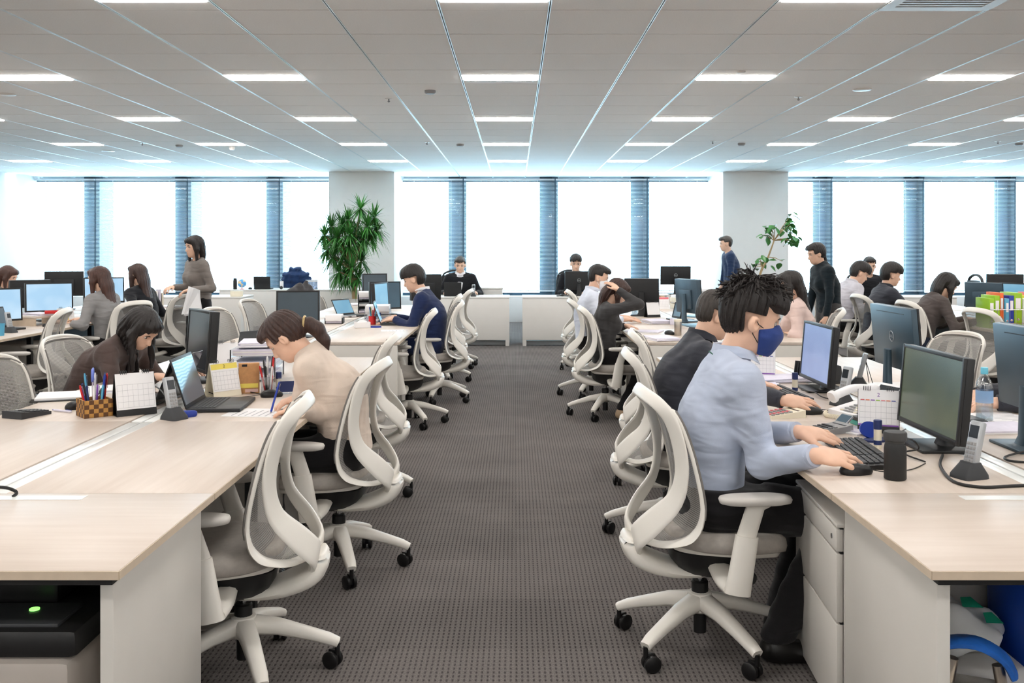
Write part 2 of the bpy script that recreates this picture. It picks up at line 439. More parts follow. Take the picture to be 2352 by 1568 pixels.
# columns, perimeter cover, windows and blinds
COLX = [-10.06, -2.82, 4.42, 11.66]
for k, cx in enumerate(COLX): struct('wall_column_%d' % (k + 1), MB().box(cx - .6, 17.8, -.02, cx + .6, 19.3, CEIL + .1, .004), M_COL)
WY = 19.2
M_FRAME = mat('window_frame_aluminium', (58, 80, 94), .4, metal=.2)  # blue haze around the bright windows is mixed into the frame colour
M_FIN = mat('blue_grey_outer_fin', (78, 108, 128), .5)  # bluish haze and skylight on the fins are put into their colour
M_SLAT = mat('white_blind_slat', (214, 220, 224), .45, var=.01)
M_SILL = mat('window_sill_cover', (218, 222, 224), .45, var=.01)
struct('wall_back', MB().box(XL, 19.3, -.1, XR, 19.36, .5).box(XL, 19.3, CEIL - .03, XR, 19.36, CEIL + .3), M_WALL)
for k in range(3):
    struct('trim_%d' % (k + 1), MB().box(COLX[k] + .6, 18.78, .0, COLX[k + 1] - .6, 19.3, .5, .006), M_SILL)
MUL = [-1.02 + 1.81 * k for k in range(-6, 8)]
wn = 0
for k in range(3):
    a, b = COLX[k] + .6, COLX[k + 1] - .6
    xs = [a] + [m for m in MUL if a + .2 < m < b - .2] + [b]
    for q in range(len(xs) - 1):
        wn += 1; x0, x1 = xs[q], xs[q + 1]
        side = ('left', 'middle', 'right')[k]
        w = struct('window_%d' % wn, MB().box(x0, WY - .03, .5, x1, WY + .03, .56).box(x0, WY - .03, CEIL - .09, x1, WY + .03, CEIL - .03), M_FRAME)
        if q > 0:
            obj('mullion', MB().box(x0 - .055, WY - .06, .5, x0 + .055, WY + .08, CEIL), M_FRAME, w)
            obj('outer_fin', MB().box(x0 - .05, WY + .08, .3, x0 + .05, WY + .62, CEIL + .3), M_FIN, w)
            obj('spandrel_strip', MB().box(x0 - .30, WY + .05, .3, x0 - .055, WY + .1, CEIL + .2), M_FIN, w)
        obj('pane', MB().box(x0 + .03, WY - .004, .56, x1 - .03, WY + .004, CEIL - .09), M_GLASS, w)
        t = thing('window_blind', 'white venetian blind, %s from the left of the %s window bay' % (ORD[q], side), 'blind', ((x0 + x1) / 2, WY - .13, 0), group='venetian blinds on the windows')
        hw = (x1 - x0) / 2 - .012
        obj('head_rail', MB().box(-hw, -.02, CEIL - .075, hw, .02, CEIL - .04), M_SLAT, t)
        sl = MB(); z = .62
        while z < CEIL - .1:
            sl.add([(-hw, -.0125, z + .005), (hw, -.0125, z + .005), (hw, .0125, z - .005), (-hw, .0125, z - .005)], [(0, 1, 2, 3)]); z += .0255
        s_ = obj('slats', sl, M_SLAT, t); s_['kind'] = 'stuff'
        obj('bottom_rail', MB().box(-hw, -.014, .585, hw, .014, .605), M_SLAT, t)
        for cx in (-hw * .62, hw * .62): obj('ladder_cord', MB().box(cx - .003, -.016, .6, cx + .003, -.0145, CEIL - .06), M_SLAT, t)
# ---------------------------------------------------------------- desks
DZ = .72
def desk_bench(name, xl, xr, y0, n, pitch, label, side_out):
    """two rows of desks back to back along Y; xl/xr outer edges"""
    t = thing(name, label, 'desk', ((xl + xr) / 2, y0, 0))
    hw = (xr - xl) / 2; L = n * pitch
    for k in range(n):
        for s in (-1, 1):
            a, b = (.055, hw) if s > 0 else (-hw, -.055)
            cx, cy = (a + b) / 2, (k + .5) * pitch
            tp = obj('tabletop', MB().box(a - cx, -pitch / 2 + .0008, -.011, b - cx, pitch / 2 - .0008, .011, .0015), M_WOODY, t, loc=(cx, cy, DZ - .011))
            obj('edge_band', MB().box((b - cx - .0005) if s > 0 else (a - cx - .002), -pitch / 2 + .001, -.0095, (b - cx + .002) if s > 0 else (a - cx + .0005), pitch / 2 - .001, .0095), M_EDGE, tp)
        obj('cable_lid', MB().box(-.05, k * pitch + .012, DZ - .012, -.004, (k + 1) * pitch - .012, DZ - .003, .002), M_TRAY, t)
        obj('cable_lid', MB().box(.004, k * pitch + .012, DZ - .012, .05, (k + 1) * pitch - .012, DZ - .003, .002), M_TRAY, t)
    obj('cable_duct', MB().box(-.053, .01, DZ - .1, .053, L - .01, DZ - .016), M_PANEL, t)
    for s in (-1, 1): obj('beam', MB().box(s * (hw - .12) - .02, .03, DZ - .045, s * (hw - .12) + .02, L - .03, DZ - .023), M_BLACKM, t)
    obj('divider_panel', MB().box(-.012, .03, .12, .012, L - .03, DZ - .1), M_BLACKM, t)
    for yy in ((.004, L - .034) if y0 > 3 else (L - .034,)): obj('end_panel', MB().box(-hw + .012, yy, .0, hw - .012, yy + .03, DZ - .024, .002), M_PANEL, t)
    for k in range(1, n):
        for s in (-1, 1): obj('leg', MB().box(s * (hw - .14) - .02, k * pitch - .29, 0, s * (hw - .14) + .02, k * pitch - .25, DZ - .046), M_BLACKM, t)
    return t
XA0, XA1 = -2.24, -.895
XC0, XC1 = .942, 2.31
Y1, Y2 = 2.882, 7.46
desk_bench('desk_bench', XA0, XA1, Y1, 3, 1.19, 'near left wooden-topped desk bench with chequered pen box and open laptop', -1)
desk_bench('desk_bench', XC0, XC1, Y1, 3, 1.19, 'near right wooden-topped desk bench with telephones and the blue shirt man', 1)
desk_bench('desk_bench', XA0, XA1, Y2, 4, 1.2, 'wooden desk bench farther left where the navy suit man sits', -1)
desk_bench('desk_bench', XC0, XC1, Y2, 4, 1.2, 'wooden desk bench farther right where the charcoal sweater woman sits', 1)
XE, XF = -4.08, 4.2
desk_bench('desk_bench', XE - 1.36, XE, 6.3, 5, 1.2, 'far left desk bench where the grey sweater woman works', -1)
desk_bench('desk_bench', XF, XF + 1.36, 6.3, 5, 1.2, 'far right desk bench with the coloured file folders', 1)

# the end desks across the near ends
def end_desk(label, x_in, x_out, s):
    t = thing('end_desk', label, 'desk', (x_in, 0, 0))
    w = abs(x_out - x_in); ya, yb = 2.19, Y1 - .004
    tp = obj('tabletop', MB().box(-w / 2, -.345, -.011, w / 2, .345, .011, .0015), M_WOODX, t, loc=(s * w / 2, (ya + yb) / 2, DZ - .011))
    obj('edge_band', MB().box(-w / 2, -.3475, -.0095, w / 2, -.3445, .0095), M_EDGE, tp)
    obj('edge_band', MB().box(-s * (w / 2) - .002, -.345, -.0095, -s * (w / 2) + .002, .345, .0095), M_EDGE, tp)
    obj('cable_lid', MB().box(s * .36, yb - .075, DZ - .004, s * (w - .36), yb - .03, DZ + .0012), M_TRAY, t)
    obj('side_panel', MB().box(s * .035, ya + .055, .0, s * .067, yb - .005, DZ - .03, .003), M_PANEL, t)
    obj('side_panel', MB().box(s * (w - .067), ya + .055, .0, s * (w - .035), yb - .005, DZ - .03, .003), M_PANEL, t)
    obj('beam', MB().box(s * .03, ya + .035, DZ - .045, s * (w - .03), ya + .08, DZ - .0235), M_BLACKM, t)
    obj('back_panel', MB().box(s * .07, yb - .04, .05, s * (w - .07), yb - .02, DZ - .03), M_PANEL if s > 0 else M_BLACKM, t)
    obj('bottom_shelf', MB().box(s * .067, ya + .07, .02, s * (w - .067), yb - .045, .05), M_PANEL, t)
    return t
end_desk('near left end desk with wooden top above the black and grey printer', XA1, XA0, -1)
end_desk('near right end desk with wooden top above the carrier bag and hole punch', XC1 - 1.368, XC1, 1)

# mobile drawer pedestals
def make_pedestal(label, loc, rz, w=.42, d=.5, h=.6, hinge=True):
    t = thing('drawer_pedestal', label, 'pedestal', loc, rz)   # front faces local +x
    obj('body', MB().box(-d, -w / 2, .03, -.022, w / 2, h - .012, .003), M_PANEL, t)
    obj('top', MB().box(-d - .004, -w / 2 - .003, h - .012, .0, w / 2 + .003, h, .003), M_PANEL, t)
    zz = [(h - .085, h - .018), (h * .52, h - .092), (.035, h * .52 - .006)]
    for a, b in zz:
        dr = obj('drawer', MB().box(-.02, -w / 2 + .002, a, 0, w / 2 - .002, b, .003), M_PANEL, t)
        obj('pull_groove', MB().box(-.022, -w / 2 + .004, b, -.012, w / 2 - .004, b + .006), M_BLACKM, dr)
    obj('lock', MB().lathe([(0, .0), (.008, .0), (.008, .003), (0, .003)], 12, (0.0, w / 2 - .05, h - .05), axis='x'), M_CHROME, t)
    for x in (-.08, -d + .08):
        for y in (-w / 2 + .06, w / 2 - .06): obj('caster', MB().lathe([(.004, -.01), (.018, -.01), (.018, .01), (.004, .01)], 12, (x, y, .018), axis='y'), M_BLACKP, t)
    return t
make_pedestal('white drawer pedestal beside the blue shirt man under the near right desk', (.985, 3.19, 0), R(180 - 4), .56, .48, .62)
make_pedestal('white drawer pedestal between the empty near left chair and the cream sweater woman', (-1.02, 4.05, 0), R(0), .42)
make_pedestal('white drawer pedestal under the far left desk beside the dark knee hole', (XE - .05, 8.68, 0), R(0), .42)
make_pedestal('white drawer pedestal under the far right desk beside the brown sweater woman', (XF + .05, 8.72, 0), R(180), .42)
make_pedestal('white drawer pedestal under the left bench behind the third aisle chair', (-1.04, 5.23, 0), R(0), .42)
make_pedestal('white drawer pedestal under the farther left bench by its first chair', (-.98, 8.64, 0), R(0), .42)
make_pedestal('white drawer pedestal under the farther right bench by the charcoal sweater woman', (1.0, 8.95, 0), R(180), .42)

# white manager desks facing the benches, and the white counter by the windows
def manager_desk(label, x0, x1, y, d=.7, h=.72, foot=None):
    t = thing('manager_desk', label, 'desk', ((x0 + x1) / 2, y, 0)); hw = (x1 - x0) / 2
    obj('top', MB().box(-hw, 0, h - .022, hw, d, h, .002), M_WHITE, t)
    obj('front_panel', MB().box(-hw + .004, .004, .09, hw - .004, .024, h - .024, .002), M_WHITE, t)
    for s in (-1, 1): obj('leg_panel', MB().box(s * (hw - .03) - .028, .006, 0, s * (hw - .03) + .028, d - .01, h - .026, .002), M_WHITE, t)
    obj('kick_rail', MB().box(-hw + .06, .1, 0.01, hw - .06, .13, .07), M_GREYP, t)
    return t
manager_desk('white manager desk at the aisle end, left of the gap', -1.52, -.083, 14.25)
manager_desk('white manager desk at the aisle end, right of the gap', .109, 1.56, 14.25)
manager_desk('white side desk at far left behind the standing grey woman', -5.4, -4.03, 14.25)
manager_desk('long white counter by the far left windows carrying the globe', -5.1, -2.52, 16.7, .75)
manager_desk('white manager desk far right in front of the column plant', 2.2, 3.75, 14.9, .6)
manager_desk('white desk by the far right windows behind the pink sweater woman', 4.9, 6.5, 14.25)

# ---------------------------------------------------------------- the mesh office chair (faces local +x)
def lerp_tab(tab, z):
    for (z0, a), (z1, b) in zip(tab, tab[1:]):
        if z <= z1: return a + (b - a) * max(0, (z - z0)) / (z1 - z0)
    return tab[-1][1]
def spline(pts, n):
    pts = [Vector(p) for p in pts]; out = []; m = len(pts) - 1
    for i in range(m):
        p0, p1, p2, p3 = pts[max(i - 1, 0)], pts[i], pts[i + 1], pts[min(i + 2, m)]
        for k in range(n):
            t = k / n; t2, t3 = t * t, t * t * t
            out.append(.5 * ((2 * p1) + (p2 - p0) * t + (2 * p0 - 5 * p1 + 4 * p2 - p3) * t2 + (3 * p1 - p0 - 3 * p2 + p3) * t3))
    out.append(pts[-1]); return out
def ell(a, b, m=10, e=1.0):
    o = []
    for k in range(m):
        c, s = math.cos(2 * math.pi * k / m), math.sin(2 * math.pi * k / m)
        o.append((a * math.copysign(abs(c) ** e, c), b * math.copysign(abs(s) ** e, s)))
    return o
BACKP = [(-.235, .418, .06), (-.20, .424, .12), (-.16, .44, .168), (-.12, .465, .2), (-.092, .505, .221), (-.08, .56, .228), (-.083, .62, .226), (-.098, .70, .22), (-.12, .79, .213), (-.15, .875, .205), (-.185, .935, .188), (-.214, .96, .155)]
def make_chair(label, loc, rz):
    t = thing('office_chair', label, 'chair', loc, rz, 'white mesh office chairs')
    prof = spline([(a, h_, b) for a, b, h_ in BACKP], 3)
    NY = 10; rows_ = []; uvs = []; dist = 0; prev = None
    for p in prof:
        if prev is not None: dist += (p - prev).length
        prev = p; hw = p.y; r = []
        for k in range(NY + 1):
            q = (k / NY) * 2 - 1; r.append((p.x + .03 * q * q, q * hw, p.z - (.012 * abs(q) ** 3 if p.z > .93 else 0))); uvs.append((q * hw, dist))
        rows_.append(r)
    mb = MB(); mb.loft(rows_, closed=False, cap=False)
    me = mb.mesh('backrest_mesh', M_MESH, 180)
    ul = me.uv_layers.new(name='UVMap')
    for lp in me.loops: ul.data[lp.index].uv = uvs[lp.vertex_index]
    back = obj('backrest_mesh', me, None, t)
    per = [rows_[0][k] for k in range(NY + 1)] + [r[-1] for r in rows_[1:]] + [rows_[-1][k] for k in range(NY - 1, -1, -1)] + [r[0] for r in rows_[-2:0:-1]]
    secs = []
    for p in per:
        side = abs(p[1]) / .2
        wdt = .009 + .027 * max(0, 1 - abs(p[2] - .475) / .12)
        secs.append(ell(.0085, wdt, 8))
    nrm = []
    for i in range(len(prof)):
        a_, b_ = prof[max(i - 1, 0)], prof[min(i + 1, len(prof) - 1)]; nrm.append((b_.z - a_.z, 0, -(b_.x - a_.x)))
    hints = [nrm[0]] * (NY + 1) + nrm[1:] + [nrm[-1]] * NY + nrm[-2:0:-1]
    obj('backrest_rim', MB().sweep(per, secs, hints, closed=True), M_CHAIRW, t, 60)
    obj('edge_piping', MB().tube([(p[0] + .008, p[1] * 1.02, p[2]) for p in per if p[2] > .54], .005, 6), mat('grey_piping', (120, 116, 112), .8), back)
    # one ribbon: rear joint -> upright -> yoke -> upright -> rear joint
    half_ = [(-.236, .05, .402), (-.25, .095, .446), (-.203, .145, .514), (-.135, .18, .60), (-.114, .195, .70), (-.125, .197, .80), (-.153, .19, .89), (-.187, .165, .938), (-.213, .10, .96), (-.222, 0, .966)]
    full = [(a, -b, c) for a, b, c in half_] + half_[-2::-1]
    path = spline(full, 4); n = len(path); secs = []; hints = []
    for p in path:
        top = max(0, min(1, (p.z - .86) / .1)); low = max(0, min(1, (.52 - p.z) / .12))
        wd = lerp_tab([(.40, .043), (.45, .050), (.50, .049), (.55, .043), (.60, .037), (.68, .030), (.86, .028), (.96, .024), (1.1, .024)], p.z); th = .0075 + .005 * low + .003 * top
        secs.append(ell(th, wd, 12, .6)); q_ = max(-1, min(1, p.y / .16)); hints.append((-.8, .62 * q_, .18 + .25 * top))
    obj('back_frame', MB().sweep(path, secs, hints), M_CHAIRW, t, 60)
    pth = spline([(-.262, 0, .43), (-.262, 0, .395), (-.228, 0, .35), (-.14, 0, .312), (-.04, 0, .295), (.02, 0, .295)], 4)
    secs = [ell(.016 + .02 * math.sin(math.pi * min(1, i / len(pth) * 1.3)), .07 + .03 * math.sin(math.pi * i / len(pth)), 12, .75) for i in range(len(pth))]
    obj('back_link', MB().sweep(pth, secs, (0, 0, 1)), M_CHAIRW, t, 60)
    # seat
    rings = []
    for z, sc, dz in ((.405, .93, 0), (.412, .985, 0), (.432, 1.0, 0), (.455, .985, 0), (.468, .93, 0), (.473, .80, .002), (.474, .5, .004), (.473, .15, .004)):
        r = []
        for a, b in ell(.212, .245, 40, .55):
            u = .07 + a * sc; v = b * sc * (1 - .24 * max(0, (.06 - u) / .17))
            drop = -.035 * max(0, (u - .2) / .11) ** 2 + .012 * max(0, (-.02 - u) / .12)
            r.append((u, v, z + drop + .01 * (v / .245) ** 2))
        rings.append(r)
    seat = obj('seat', MB().loft(rings), M_SEAT, t, 180)
    rings = []
    for z, sc in ((.382, .8), (.39, .93), (.41, .97)):
        rings.append([(.068 + a * sc, b * sc * (1 - .24 * max(0, (.06 - a) / .2)), z - .03 * max(0, (a * sc - .1) / .11) ** 2 + .008 * (b / .245) ** 2) for a, b in ell(.2, .235, 32, .55)])
    obj('seat_pan', MB().loft(rings), M_CHAIRW, t, 50)
    obj('tilt_mechanism', MB().loft([[(.03 + a, b, z) for a, b in ell(u, v, 16, .5)] for z, u, v in ((.275, .06, .05), (.29, .11, .085), (.34, .14, .12), (.386, .15, .13))]), M_BLACKP, t, 50)
    obj('tilt_knob', MB().lathe([(0, -.02), (.02, -.02), (.024, -.012), (.024, .012), (.02, .02), (0, .02)], 16, (.12, -.2, .325), axis='y').cyl((.12, -.18, .325), (.12, -.05, .325), .006), M_BLACKP, t)
    for s in (-1, 1):
        arm = obj('arm_post', MB().sweep(spline([(.052, s * .287, .3), (.062, s * .289, .36), (.085, s * .287, .5)], 4), [ell(.046 - .006 * k / 8, .024 - .004 * k / 8, 14, .8) for k in range(9)], (1, 0, 0)), M_CHAIRW, t, 60)
        obj('arm_riser', MB().sweep([(.08, s * .287, .49), (.115, s * .285, .60), (.118, s * .283, .612)], [ell(.034, .0155, 12, .8), ell(.032, .0155, 12, .8), ell(.05, .03, 12, .8)], (1, 0, 0)), M_CHAIRW, arm, 60)
        obj('arm_bracket', MB().sweep(spline([(.04, s * .1, .335), (.035, s * .2, .32), (.045, s * .275, .312)], 4), [ell(.04, .02, 10, .8)] * 9, (1, 0, 0)), M_CHAIRW, arm, 60)
        rings = [[(.115 + a * sc, s * .282 + b * sc, z) for a, b in ell(.125, .046, 24, .7)] for z, sc in ((.61, .8), (.615, .97), (.627, 1), (.636, .96), (.64, .8))]
        obj('arm_pad', MB().loft(rings), mat('grey_arm_pad', (206, 202, 196), .6), t, 60)
    obj('gas_cylinder', MB().lathe([(.023, .055), (.023, .21), (.03, .205), (.03, .245), (.026, .25), (.026, .252)], 18), M_BLACKP, t)
    obj('piston', MB().lathe([(.014, .25), (.014, .29)], 14), M_CHROME, t)
    base = MB().lathe([(.03, .13), (.046, .14), (.05, .185), (.042, .205), (.026, .21)], 20)
    star = obj('star_base', base, M_CHAIRW, t)
    for k in range(5):
        a = 2 * math.pi * k / 5; ca, sa = math.cos(a), math.sin(a)
        lp = [(.035 * ca, .035 * sa, .172), (.12 * ca, .12 * sa, .16), (.22 * ca, .22 * sa, .13), (.285 * ca, .285 * sa, .108), (.318 * ca, .318 * sa, .092)]
        obj('base_leg', MB().sweep(lp, [ell(.032, .034, 10, .65), ell(.026, .03, 10, .65), ell(.02, .026, 10, .65), ell(.018, .024, 10, .65), ell(.016, .02, 10, .65)], (0, 0, 1)), M_CHAIRW, star, 50)
        b = a + R(47 * (k % 3) - 30); cx, cy = .315 * ca, .315 * sa; wx, wy = -math.sin(b), math.cos(b)
        cm = MB()
        for s in (-1, 1):
            w = MB().lathe([(.0, -.009), (.024, -.009), (.03, -.005), (.03, .006), (.026, .009), (0, .009)], 18, axis='y')
            w.xf(Matrix.Translation((cx + wx * s * .0145 - .02 * math.cos(b), cy + wy * s * .0145 - .02 * math.sin(b), .03)) @ Matrix.Rotation(b, 4, 'Z')); cm.add(w.v, w.f)
        cm.add(*(lambda q: (q.v, q.f))(MB().box(-.022, -.006, .022, .014, .006, .064, .003).xf(Matrix.Translation((cx - .012 * math.cos(b), cy - .012 * math.sin(b), 0)) @ Matrix.Rotation(b, 4, 'Z'))))
        cm.cyl((cx, cy, .05), (cx, cy, .09), .009)
        obj('caster', cm, M_RUBBER, star, 40)
    return t
PI = math.pi
chairs = [
 ('empty white mesh chair at the near left desk, closest to the camera on the left', -.925, 3.30, PI + R(6)),
 ('white mesh chair under the woman in the cream sweater', -.80, 4.40, PI - R(4)),
 ('empty white mesh chair just behind the cream sweater woman', -.91, 5.72, PI + R(2)),
 ('empty white mesh chair at the near corner of the farther left bench', -.87, 7.95, PI + R(4)),
 ('white mesh chair under the man in the navy suit', -.715, 9.18, PI + R(6)),
 ('white mesh chair third along the farther left bench, behind the navy suit man', -.80, 10.45, PI + R(3)),
 ('white mesh chair last along the farther left bench, nearest the manager desk', -.74, 11.75, PI - R(5)),
 ('white mesh chair under the man in the light blue shirt', .673, 3.53, R(4)),
 ('white mesh chair under the man in the dark work jacket', .765, 4.82, R(-3)),
 ('empty white mesh chair between the dark jacket man and the charcoal sweater woman', .93, 5.95, R(-6)),
 ('white mesh chair under the woman in the charcoal sweater', .775, 8.33, R(2)),
 ('white mesh chair under the man in the white shirt and white mask', .745, 9.47, R(4)),
 ('empty white mesh chair beyond the white shirt man on the right bench', .84, 11.6, R(3)),
 ('empty white mesh chair turned to the camera at the left picture edge', -2.36, 4.42, R(-34)),
 ('white mesh chair under the woman in the brown cardigan', -2.40, 5.48, R(-12)),
 ('empty white mesh chair beyond the farther left bench, left of the black monitor', -2.34, 8.05, R(-14)),
 ('empty white mesh chair behind the tall black monitor on the farther left bench', -2.42, 9.4, R(-10)),
 ('empty white mesh chair at the left edge in front of the blue-lit screens', -3.93, 8.02, PI + R(10)),
 ('white mesh chair behind the woman in the grey sweater', -3.72, 9.22, PI - R(32)),
 ('white mesh chair behind the woman with long hair and black top', -3.70, 10.55, PI - R(25)),
 ('white mesh chair under the woman in the pale pink sweater', 2.50, 8.05, PI - R(14)),
 ('empty white mesh chair facing the camera behind the two near right monitors', 2.48, 5.7, PI + R(18)),
 ('white mesh chair at far right in front of the coloured files', 4.02, 8.1, R(16)),
 ('white mesh chair under the woman in the dark brown sweater', 3.90, 9.25, R(8)),
 ('white mesh chair under the man in the black jacket on the far right', 3.88, 10.45, R(8)),
 ('white mesh chair under the man in the pale grey shirt', 3.75, 11.5, R(2)),
]
proto = None; CH = []
for k, (lab, x, y, a) in enumerate(chairs):
    if proto is None: t = proto = make_chair(lab, (x, y, 0), a)
    else: t = dup(proto, (x, y, 0), a, lab, 'white mesh office chairs')
    CH.append(t); wa = {0: 8, 1: 2, 7: 8, 8: 20, 10: 30, 3: 12}.get(k, (k * 29) % 72)
    if k == 0: t.scale = (1, 1, .965)
    for ch in t.children:
        if ch.name.startswith('star_base'): ch.rotation_euler.z = R(wa) - a
# ---------------------------------------------------------------- implicit-surface bodies
V3 = lambda *a: np.array(a, float)
def unit(v): v = np.asarray(v, float); return v / (np.linalg.norm(v) + 1e-12)
class Field:
    def __init__(s, lo, hi, res):
        s.res = res; s.lo = np.asarray(lo, float) - 3 * res
        n = np.ceil((np.asarray(hi) + 3 * res - s.lo) / res).astype(int) + 1
        s.n = n; s.F = np.full(n, 1.0, np.float32)
        s.ax = [s.lo[k] + res * np.arange(n[k]) for k in range(3)]
    def add(s, prim, k=.02, sub=False):
        lo, hi, fn = prim; m = k + 2.5 * s.res
        sl = []
        for a in range(3):
            i0 = max(0, int((lo[a] - m - s.lo[a]) / s.res)); i1 = min(s.n[a], int((hi[a] + m - s.lo[a]) / s.res) + 2)
            if i1 <= i0: return
            sl.append(slice(i0, i1))
        sl = tuple(sl)
        X = s.ax[0][sl[0]][:, None, None]; Y = s.ax[1][sl[1]][None, :, None]; Z = s.ax[2][sl[2]][None, None, :]
        d = fn(X, Y, Z).astype(np.float32); A = s.F[sl]
        if sub:
            d = -d; h = np.maximum(k - np.abs(A - d), 0) / max(k, 1e-6); s.F[sl] = np.maximum(A, d) + h * h * k * .25
        else:
            h = np.maximum(k - np.abs(A - d), 0) / max(k, 1e-6); s.F[sl] = np.minimum(A, d) - h * h * k * .25
    def all(s, fn):               # modify everywhere: fn(F, X, Y, Z)
        X = s.ax[0][:, None, None]; Y = s.ax[1][None, :, None]; Z = s.ax[2][None, None, :]
        s.F = fn(s.F, X, Y, Z).astype(np.float32)
    def mesh(s, smooth=2):
        F = s.F; n = F.shape; ins = F < 0
        acc = np.zeros((n[0] * n[1] * n[2], 3)); cnt = np.zeros(n[0] * n[1] * n[2]); quads = []
        idx = lambda i, j, k: (i * n[1] + j) * n[2] + k
        for a in range(3):
            s0 = [slice(None)] * 3; s1 = [slice(None)] * 3; s0[a] = slice(0, -1); s1[a] = slice(1, None)
            A, B = ins[tuple(s0)], ins[tuple(s1)]
            w = np.argwhere(A != B)
            if len(w) == 0: continue
            b, c = (a + 1) % 3, (a + 2) % 3
            ok = (w[:, b] > 0) & (w[:, c] > 0) & (w[:, b] < n[b] - 1) & (w[:, c] < n[c] - 1); w = w[ok]
            w2 = w.copy(); w2[:, a] += 1
            f0 = F[tuple(w.T)]; f1 = F[tuple(w2.T)]; t = f0 / (f0 - f1 + 1e-12)
            p = w.astype(float); p[:, a] += t
            cells = []
            for db, dc in ((0, 0), (1, 0), (1, 1), (0, 1)):
                q = w.copy(); q[:, b] -= db; q[:, c] -= dc; ci = idx(q[:, 0], q[:, 1], q[:, 2]); cells.append(ci)
                np.add.at(acc, ci, p); np.add.at(cnt, ci, 1)
            Q = np.stack(cells, 1); flip = ~ins[tuple(w.T)]
            Q[flip] = Q[flip][:, ::-1]; quads.append(Q)
        if not quads: return np.zeros((0, 3)), np.zeros((0, 4), int)
        Q = np.concatenate(quads); used = np.nonzero(cnt)[0]; mp = np.full(len(cnt), -1); mp[used] = np.arange(len(used))
        Vv = acc[used] / cnt[used][:, None] * s.res + s.lo; Q = mp[Q]
        e0 = Q.ravel(); e1 = np.roll(Q, -1, 1).ravel()
        for _ in range(smooth):
            sm = np.zeros_like(Vv); c = np.zeros(len(Vv))
            np.add.at(sm, e0, Vv[e1]); np.add.at(c, e0, 1); np.add.at(sm, e1, Vv[e0]); np.add.at(c, e1, 1)
            Vv = Vv * .5 + .5 * sm / c[:, None]
        return Vv, Q
def p_cone(a, b, r1, r2, cut=None):
    a = np.asarray(a, float); b = np.asarray(b, float); r = max(r1, r2); ba = b - a; L2 = max(ba @ ba, 1e-9)
    def fn(X, Y, Z):
        x, y, z = X - a[0], Y - a[1], Z - a[2]
        t = np.clip((x * ba[0] + y * ba[1] + z * ba[2]) / L2, 0, 1)
        d = np.sqrt((x - t * ba[0]) ** 2 + (y - t * ba[1]) ** 2 + (z - t * ba[2]) ** 2) - (r1 + (r2 - r1) * t)
        if cut is not None:
            c, nn = cut; d = np.maximum(d, (X - c[0]) * nn[0] + (Y - c[1]) * nn[1] + (Z - c[2]) * nn[2])
        return d
    return np.minimum(a, b) - r, np.maximum(a, b) + r, fn
def p_ell(c, rad, B=None):
    c = np.asarray(c, float); rad = np.asarray(rad, float); B = np.eye(3) if B is None else B; m = rad.max(); k = rad.min()
    def fn(X, Y, Z):
        x, y, z = X - c[0], Y - c[1], Z - c[2]
        q = [(x * B[i][0] + y * B[i][1] + z * B[i][2]) / rad[i] for i in range(3)]
        k0 = np.sqrt(q[0] ** 2 + q[1] ** 2 + q[2] ** 2)
        k1 = np.sqrt((q[0] / rad[0]) ** 2 + (q[1] / rad[1]) ** 2 + (q[2] / rad[2]) ** 2) + 1e-9
        return np.where(k0 < .2, -k, k0 * (k0 - 1) / k1)
    return c - m, c + m, fn
def p_scone(a, b, r1, r2, B, sc):  # cone in a stretched frame (flattened torsos)
    a = np.asarray(a, float); b = np.asarray(b, float); sc = np.asarray(sc, float); B = np.asarray(B)
    A2 = (B @ a) / sc; B2 = (B @ b) / sc; ba = B2 - A2; L2 = max(ba @ ba, 1e-9); r = max(r1, r2) * sc.max(); ms = sc.min()
    def fn(X, Y, Z):
        q = [(X * B[i][0] + Y * B[i][1] + Z * B[i][2]) / sc[i] - A2[i] for i in range(3)]
        t = np.clip((q[0] * ba[0] + q[1] * ba[1] + q[2] * ba[2]) / L2, 0, 1)
        return (np.sqrt(sum((q[i] - t * ba[i]) ** 2 for i in range(3))) - (r1 + (r2 - r1) * t)) * ms
    return np.minimum(a, b) - r, np.maximum(a, b) + r, fn
def grown(prim, g, cut=None):
    lo, hi, fn = prim
    def f2(X, Y, Z):
        d = fn(X, Y, Z) - g
        if cut is not None:
            c, nn = cut; d = np.maximum(d, (X - c[0]) * nn[0] + (Y - c[1]) * nn[1] + (Z - c[2]) * nn[2])
        return d
    return lo - abs(g), hi + abs(g), f2
def polymesh(name, parts, m):
    me = bpy.data.meshes.new(name); vs = []; qs = []; n = 0
    for Vv, Q in parts:
        vs.append(Vv); qs.append(Q + n); n += len(Vv)
    Vv = np.concatenate(vs); Q = np.concatenate(qs)
    me.vertices.add(len(Vv)); me.vertices.foreach_set('co', Vv.astype(np.float32).ravel())
    me.loops.add(Q.size); me.loops.foreach_set('vertex_index', Q.astype(np.int32).ravel())
    me.polygons.add(len(Q)); me.polygons.foreach_set('loop_start', np.arange(0, Q.size, 4, dtype=np.int32))
    me.polygons.foreach_set('loop_total', np.full(len(Q), 4, np.int32))
    me.materials.append(m); me.update(calc_edges=True)
    me.polygons.foreach_set('use_smooth', [True] * len(Q)); return me

